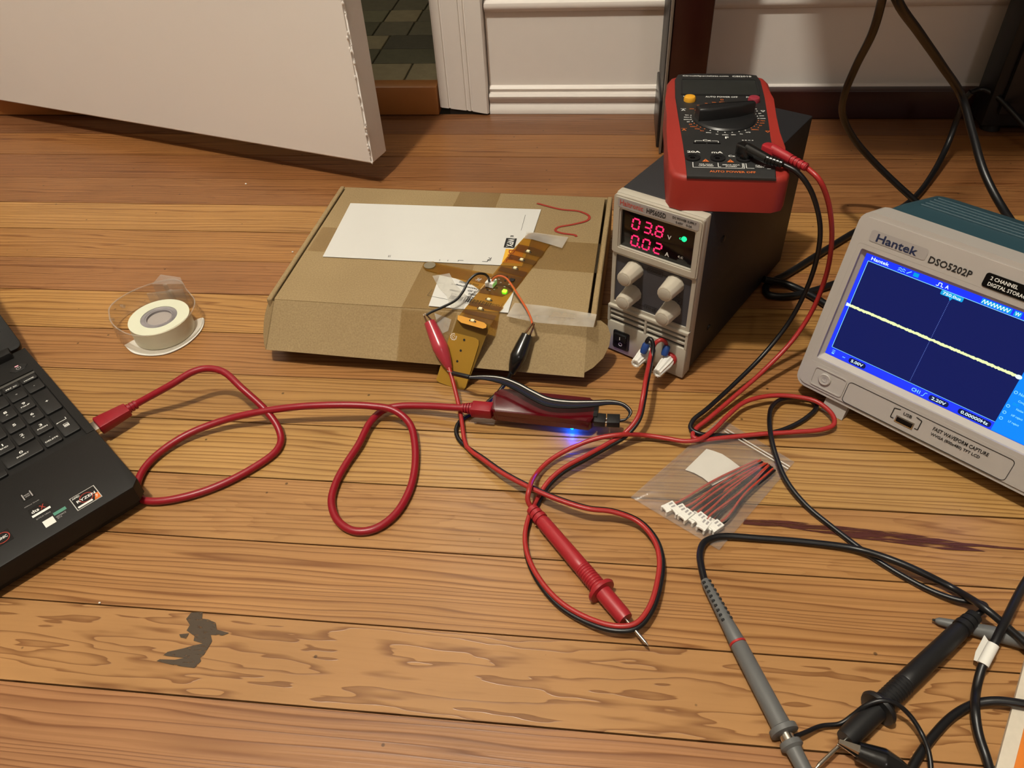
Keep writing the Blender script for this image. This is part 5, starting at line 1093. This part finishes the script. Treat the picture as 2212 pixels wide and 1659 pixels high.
cable('lead', [(1741, 361, .190), (1768, 386, .186), (1786, 425, .172), (1796, 480, .150), (1795, 540, .122), (1783, 600, .092), (1755, 670, .060), (1712, 735, .036), (1650, 800, .018), (1580, 862, .009), (1530, 905, .006), (1502, 928, .0045), (1497, 943, .004), (1515, 950, .004), (1560, 946, .0045), (1640, 938, .005), (1720, 933, .006), (1775, 928, .0065), (1801, 917, .007), (1798, 896, .008), (1765, 868, .009), (1720, 857, .0095), (1665, 855, .010), (1610, 868, .010), (1572, 898, .0095), (1540, 930, .0085), (1510, 949, .008), (1478, 953, .007), (1440, 947, .006), (1390, 940, .0065), (1340, 939, .0155), (1290, 947, .0135), (1240, 965, .009), (1190, 993, .006), (1160, 1022, .0065), (1143, 1058, .0185), (1140, 1080, .014), (1149, 1099, .0085)], .0019, M['leadred'], rp, 10)
cable('lead', [(1689, 354, .190), (1722, 372, .187), (1748, 405, .177), (1765, 450, .160), (1772, 500, .138), (1764, 560, .110), (1742, 625, .078), (1705, 695, .048), (1650, 765, .024), (1580, 835, .011), (1525, 885, .008), (1497, 908, .0065), (1492, 925, .005), (1512, 937, .0045), (1560, 941, .0025), (1640, 940, .0022), (1700, 925, .0022), (1745, 900, .0025), (1764, 877, .003), (1752, 862, .004), (1722, 858, .005), (1690, 862, .006), (1668, 878, .009), (1662, 905, .012), (1666, 945, .012), (1678, 990, .009), (1700, 1040, .006), (1740, 1090, .0035), (1800, 1140, .0024), (1880, 1200, .0024), (1940, 1238, .0024), (2010, 1275, .003), (2070, 1296, .005), (2115, 1302, .008), (2128, 1308, .010), (2124, 1318, .0105), (2108, 1329, .009)], .0019, M['cable'], bpr, 10)
def banana(uv0, uv1, uv2, zz, m, parent):
    "right-angle banana plug seated in a jack"
    a, b_, c = P(*uv0, zz+.0015), P(*uv1, zz), P(*uv2, zz-.001)
    d = (b_-a); d.z = 0; d.normalize(); s_ = V((d.y, -d.x, 0))
    Mx = Matrix((d, s_, V((0, 0, 1)))).transposed().to_4x4(); Mx.translation = V((a.x, a.y, .1582+MH+.0004))
    bm = prism(bmesh.new(), rrect(-.0055, -.0045, .0075, .0045, .0035, 4), 0, zz-.1582-MH+.0035, .0012, 2); bm.transform(Mx); bm_obj('plug_head', bm, m, parent, True)
    bm_obj('plug_arm', lathe_bm(a+d*.003, b_, [(0, .0042), ((b_-a).length-.004, .0036)], seg=16), m, parent, True)
    bm_obj('plug_relief', ridged(b_-d*.002, c, .0036, .0030, 5, .3), m, parent, True)
banana((1607, 318), (1660, 345), (1691, 355), .1925, M['bootblack'], bpr)
banana((1662, 320), (1708, 344), (1743, 362), .1925, M['probered'], rp)

# ------------------------------------------------------------------ grey oscilloscope probe with ground clip
gp0, gp1 = P(1522, 1253, .0075), P(1697, 1586, .0078); gax = (gp1-gp0).normalized(); gL = (gp1-gp0).length
sp = thing('oscilloscope_probe', 'grey oscilloscope probe with a thin red ring lying on the floor', 'scope probe', (gp0.x, gp0.y, 0))
prof = [(0, .0024), (.001, .0032), (.034, .0047)]
bm_obj('strain_relief', lathe_bm(gp0, gp1, [(0, .0024), (.001, .0031), (.036, .0044)], seg=20), M['grey'], sp, True)
sdir = gax.cross(V((0, 0, 1))).normalized(); upg = sdir.cross(gax)
for k in range(9):
    for s_ in (-1, 1):
        t_ = .003+.0036*k; rr = .0031+(.0013*t_/.036); c = gp0+gax*t_+sdir*s_*rr*.62+upg*rr*.70
        bm = oriented_box(bmesh.new(), c-gax*.0008, c+gax*.0008, .0020, .0016, .0002); bm_obj('relief_slot', bm, M['ink'], sp, True)
bm_obj('handle', lathe_bm(gp0, gp1, [(.0355, .0044), (.046, .0050), (.0470, .0047), (.0482, .0047), (.0490, .0052), (gL*.9, .0056), (gL*.955, .0058), (gL*.965, .0082), (gL*.995, .0082), (gL, .0066)], seg=26), M['grey'], sp, True)
bm_obj('red_ring', lathe_bm(gp0, gp1, [(.0468, .0050), (.0470, .0053), (.0482, .0053), (.0484, .0050)], seg=26), M['termred'], sp, True)
bm_obj('metal_neck', lathe_bm(gp1-gax*.001, gp1+gax, [(0, .0040), (.006, .0040)], seg=18), M['metal'], sp, True)
bm_obj('hook_sleeve', lathe_bm(gp1+gax*.0045, gp1+gax, [(0, .0062), (.003, .0066), (.0045, .0046), (.03, .0038), (.05, .003)], seg=22), M['grey'], sp, True)
cable('cable', [(1522, 1254, .0075), (1515, 1225, .0065), (1512, 1195, .0048), (1522, 1171, .004), (1555, 1159, .0032), (1640, 1163, .0028), (1750, 1172, .0028), (1850, 1186, .004), (1920, 1207, .0085), (1985, 1234, .0085), (2060, 1272, .0045), (2122, 1310, .0165), (2165, 1345, .0150), (2212, 1387, .011), (2260, 1432, .0085), (2340, 1500, .0072), (2480, 1560, .0072)], .0024, M['cable'], sp)
cable('ground_wire', [(1716, 1592, .009), (1740, 1582, .007), (1775, 1568, .004), (1815, 1563, .004), (1842, 1545, .008), (1870, 1524, .015), (1905, 1513, .019), (1935, 1520, .018), (1965, 1545, .013), (1990, 1583, .009), (2005, 1620, .009), (2011, 1659, .007), (2008, 1700, .004), (1995, 1730, .004), (1975, 1700, .006), (1962, 1668, .009)], .0014, M['cable'], sp, 8)
lead_keep = lead; lead = sp
clip(P(1811, 1602, .0125), P(1856, 1624, .0105), P(1908, 1644, .0095), P(1964, 1668, .008), M['bootblack'])
lead = lead_keep
# second grey probe, mostly out of frame, and loose coax
g2 = thing('oscilloscope_probe', 'tapered tip of a second grey scope probe under the black probe', 'scope probe', tuple(P(2120, 1360, 0)))
a_, b_ = P(2020, 1340, .0035), P(2230, 1388, .0062)
bm_obj('hook_sleeve', lathe_bm(a_, b_, [(0, .0012), (.002, .0024), (.016, .0036), (.030, .0046), (.055, .0054), (.075, .0060)], seg=20), M['grey'], g2, True)
bm_obj('hook', tube_bm([a_-(b_-a_).normalized()*.0015, a_+(b_-a_).normalized()*.004], .0008, 8, 2), M['ink'], g2, True)
bm_obj('handle', lathe_bm(a_, b_, [(.070, .0082), (.074, .0084), (.10, .0060), (.14, .0058)], seg=20), M['grey'], g2, True)
c1 = thing('coaxial_cable', 'black cable with a white paper tag wrapped round it', 'cable', tuple(P(2120, 1500, 0)))
cable('cord', [(2330, 1010, .030), (2290, 1110, .018), (2250, 1200, .012), (2205, 1275, .014), (2170, 1345, .0175), (2145, 1395, .015), (2122, 1440, .009), (2109, 1490, .005), (2107, 1535, .009), (2114, 1585, .006), (2130, 1635, .003), (2150, 1700, .003), (2190, 1800, .003), (2280, 1900, .003)], .0026, M['cable'], c1, 12)
tp0, tp1 = P(2146, 1392, .0155), P(2123, 1436, .0100)
bm_obj('tag_wrap', lathe_bm(tp0, tp1, [(0, .0033), ((tp1-tp0).length, .0033)], seg=18), M['paper'], c1, True)
tm = tp0.lerp(tp1, .5); 
bm_obj('tag_flag', sheet(bmesh.new(), [P(2140, 1392, .0155), P(2124, 1434, .0105), P(2103, 1426, .006), P(2107, 1408, .008), P(2126, 1372, .015)], (0, 0, 1), .0003), M['paper'], c1, True)
TFr = frame(tp1+V((0, 0, .0034)), (tp0-tp1).normalized(), V((0, 0, 1)).cross((tp0-tp1).normalized()))
text(TFr, 'X10', .001, -.0015, .0085, .0025, M['ink'], c1, .0003, world=True) if False else None
c2 = thing('coaxial_cable', 'black cable curving over the orange folder at the bottom right corner', 'cable', tuple(P(2020, 1590, 0)))
cable('cord', [(2480, 1640, .008), (2350, 1568, .008), (2260, 1532, .008), (2205, 1520, .008), (2150, 1514, .0062), (2105, 1521, .0035), (2060, 1545, .003), (2020, 1585, .003), (1990, 1625, .003), (1968, 1662, .003), (1950, 1700, .003), (1940, 1780, .003), (1990, 1880, .003)], .0026, M['cable'], c2, 12)
M['orangepaper'] = mat('orange_paper', srgb(214, 122, 40), 0.5, var=0.04); M['felt'] = mat('white_border', srgb(206, 196, 178), 0.8, var=0.08, nscale=250)
e0, e1 = P(2212, 1423, 0), P(2148, 1659, 0); ed = (e1-e0); ed.z = 0; ed.normalize(); es = V((-ed.y, ed.x, 0)); es = es if es.x > 0 else -es
fo_ = thing('folder', 'orange folder with a pale border at the bottom right corner', 'folder', tuple(e1))
a0_ = e0-ed*.03
bm_obj('cover', sheet(bmesh.new(), [a0_+V((0, 0, .0003)), a0_+ed*.21+V((0, 0, .0003)), a0_+ed*.21+es*.15+V((0, 0, .0003)), a0_+es*.15+V((0, 0, .0003))], (0, 0, 1), .0035), M['felt'], fo_, True)
i0 = P(2212, 1574, .004); i1 = P(2190, 1659, .004); wdt = abs((i1-e1).dot(es))
bm_obj('orange_panel', sheet(bmesh.new(), [a0_+es*wdt+ed*.02+V((0, 0, .0038)), a0_+es*wdt+ed*.20+V((0, 0, .0038)), a0_+es*.145+ed*.20+V((0, 0, .0038)), a0_+es*.145+ed*.02+V((0, 0, .0038))], (0, 0, 1), .0004), M['orangepaper'], fo_, True)

# ------------------------------------------------------------------ zip bag of connector pigtails
bc = [P(1362, 1076), P(1553, 1190), P(1716, 1000), P(1556, 905)]
bag = thing('zip_bag', 'clear plastic zip bag lying on the floor beside the red probe', 'plastic bag', tuple((bc[0]+bc[2])*.5))
def bagsheet(h, lift, name):
    bm = bmesh.new(); n = 14; G = []
    for i in range(n+1):
        r_ = []
        for j in range(n+1):
            s_, t_ = i/n, j/n; p_ = bc[0].lerp(bc[1], s_).lerp(bc[3].lerp(bc[2], s_), t_)
            hh = lift+h*(math.sin(s_*math.pi)**.5)*(math.sin(min(1, t_*1.08)*math.pi)**.6)*(1+.10*math.sin(s_*9+t_*5)) if 0 < s_ < 1 and 0 < t_ < .93 else lift+.0002
            r_.append(bm.verts.new((p_.x, p_.y, hh)))
        G.append(r_)
    for i in range(n):
        for j in range(n): bm.faces.new((G[i][j], G[i+1][j], G[i+1][j+1], G[i][j+1]))
    return bm_obj(name, bm, M['bag'], bag, True, smooth=80)
bagsheet(.0078, .0012, 'bag_film'); bagsheet(0.0, .0004, 'bag_film')
def bagpt(s_, t_, z): p_ = bc[0].lerp(bc[1], s_).lerp(bc[3].lerp(bc[2], s_), t_); return V((p_.x, p_.y, z))
for t_ in (.90, .925): bm_obj('zip_strip', tube_bm([bagpt(k/6, t_, .0026) for k in range(1, 6)][:1]+[bagpt(k/6, t_, .0026) for k in range(0, 7)][1:], .0006, 6, 2), M['cleartape'], bag, True)
lbp = [(1526, 970), (1541, 974), (1560, 981), (1578, 993), (1600, 1010), (1575, 1040), (1540, 1050), (1518, 1032), (1500, 1022), (1480, 1015)]
o = bm_obj('paper_label', sheet(bmesh.new(), [P(u, v, .0018) for u, v in lbp], (0, 0, 1), .0002), M['paper'], None, smooth=None); tag(o, 'blank white paper label inside the clear zip bag', 'label')
M['pigred'] = mat('pigtail_red', srgb(176, 62, 44), 0.4); random.seed(9)
pigs = [((1449, 1094), (1638, 995)), ((1470, 1101), (1645, 996)), ((1484, 1113), (1650, 1000)), ((1500, 1116), (1655, 1002)), ((1513, 1119), (1660, 1003)), ((1522, 1134), (1662, 1006)), ((1536, 1130), (1666, 1008)), ((1548, 1136), (1672, 1014))]
for i, (a_, b_) in enumerate(pigs):
    lb = ['leftmost white connector pigtail in the zip bag', 'second white connector pigtail from the left in the zip bag', 'third white connector pigtail from the left in the zip bag', 'fourth white connector pigtail from the left in the zip bag', 'fourth white connector pigtail from the right in the zip bag', 'third white connector pigtail from the right in the zip bag', 'second white connector pigtail from the right in the zip bag', 'rightmost white connector pigtail in the zip bag'][i]
    pc = P(*a_, .0045); t = thing('connector_pigtail', lb, 'connector', (pc.x, pc.y, .001), 0, 'connector pigtails in the zip bag')
    d = P(*b_, .004)-pc; d.z = 0; d.normalize(); d = Matrix.Rotation(random.uniform(-.15, .15), 3, 'Z') @ d; s_ = V((-d.y, d.x, 0)); zl = .0034+.0007*(i % 3)
    Mx = Matrix((s_, d, V((0, 0, 1)))).transposed().to_4x4(); Mx.translation = V((pc.x, pc.y, zl))
    bm = box_bm(-.0030, .0030, -.0035, .0035, -.0018, .0018, bev=.0003, seg=1); bx(bm, -.0030, -.0018, -.0055, -.0035, -.0018, .0018); bx(bm, .0018, .0030, -.0055, -.0035, -.0018, .0018); bx(bm, -.0018, .0018, -.0050, -.0035, .0006, .0018)
    bm.transform(Mx @ Matrix.Scale(1.18, 4)); bm_obj('plug_housing', bm, M['white'], t, True)
    bm = box_bm(-.0018, -.0006, -.0005, .0022, .0015, .0019); bx(bm, .0006, .0018, -.0005, .0022, .0015, .0019); bm.transform(Mx @ Matrix.Scale(1.18, 4)); bm_obj('contact_windows', bm, M['silver'], t, True)
    for m_, off in ((M['cable'], -.0011), (M['pigred'], .0011)):
        st = V((pc.x, pc.y, zl))+s_*off+d*.003; en = P(*b_, .0040+.0004*(i % 2))+s_*off*.9
        mid = st.lerp(en, .5)+V((random.uniform(-.002, .002), random.uniform(-.002, .002), random.uniform(0, .0012)))
        bm_obj('wire', tube_bm([st, st+d*.008, mid, en-(en-mid)*.2, en], .00085, 7, 6), m_, t, True)

# ------------------------------------------------------------------ power cords behind
for lb, px in (
    ('black power cord hanging from the desk and bending down behind the oscilloscope', [(1915, -60, .30), (1905, 0, .27), (1885, 70, .235), (1848, 145, .19), (1824, 205, .155), (1821, 250, .125), (1845, 300, .095), (1890, 352, .065), (1945, 405, .040), (2005, 458, .018), (2060, 505, .006)]),
    ('black power cord running from the desk over the right end of the oscilloscope', [(1920, -60, .30), (1938, 0, .28), (1985, 70, .245), (2035, 142, .205), (2078, 210, .170), (2100, 285, .145), (2125, 370, .12), (2160, 440, .105), (2210, 510, .098), (2250, 545, .09)]),
    ('black cord crossing the dark floor and looping to the back of the supply', [(2098, 200, .085), (2082, 218, .075), (2068, 255, .052), (2048, 310, .026), (2015, 375, .009), (1970, 432, .005), (1910, 470, .004), (1850, 499, .004), (1770, 548, .004), (1700, 592, .004), (1655, 618, .004), (1660, 636, .004), (1700, 640, .004), (1760, 627, .004), (1830, 604, .004), (1900, 590, .004)]),
    ('short black cord on the floor between supply and oscilloscope', [(1650, 603, .012), (1700, 614, .0045), (1745, 634, .0045), (1790, 661, .0045), (1840, 690, .004)]),
    ('black cord lying along the dark rail under the desk', [(2095, 200, .050), (2120, 193, .053), (2150, 206, .050), (2185, 240, .040), (2225, 285, .026), (2270, 330, .012)])):
    t = thing('power_cable', lb, 'cable', tuple(P(px[len(px)//2][0], px[len(px)//2][1], 0)), 0, 'black cords behind the instruments')
    pts_ = path(px)
    if px[0][2] > .2: pts_ = [V((pts_[0].x-.01, pts_[0].y+.03, .80)), V((pts_[0].x-.005, pts_[0].y+.02, .45))]+pts_
    bm_obj('cord', tube_bm(pts_, .0034, 12, 6), M['cable'], t, True, smooth=60)
# crumbs
for u, v, r_ in ((531, 397, .0012), (215, 1302, .0008), (632, 544, .0010)):
    c = P(u, v, r_*.8); bm = bmesh.new(); bmesh.ops.create_icosphere(bm, subdivisions=1, radius=r_, matrix=Matrix.Translation(c) @ Matrix.Diagonal((1.2, .9, .8, 1)))
    o = bm_obj('crumb', bm, M['paper'], None); tag(o, {531: 'white crumb on the floor below the door', 215: 'white speck on the board seam in front of the laptop', 632: 'white crumb on the floor at the left of the box'}[u], 'crumb')
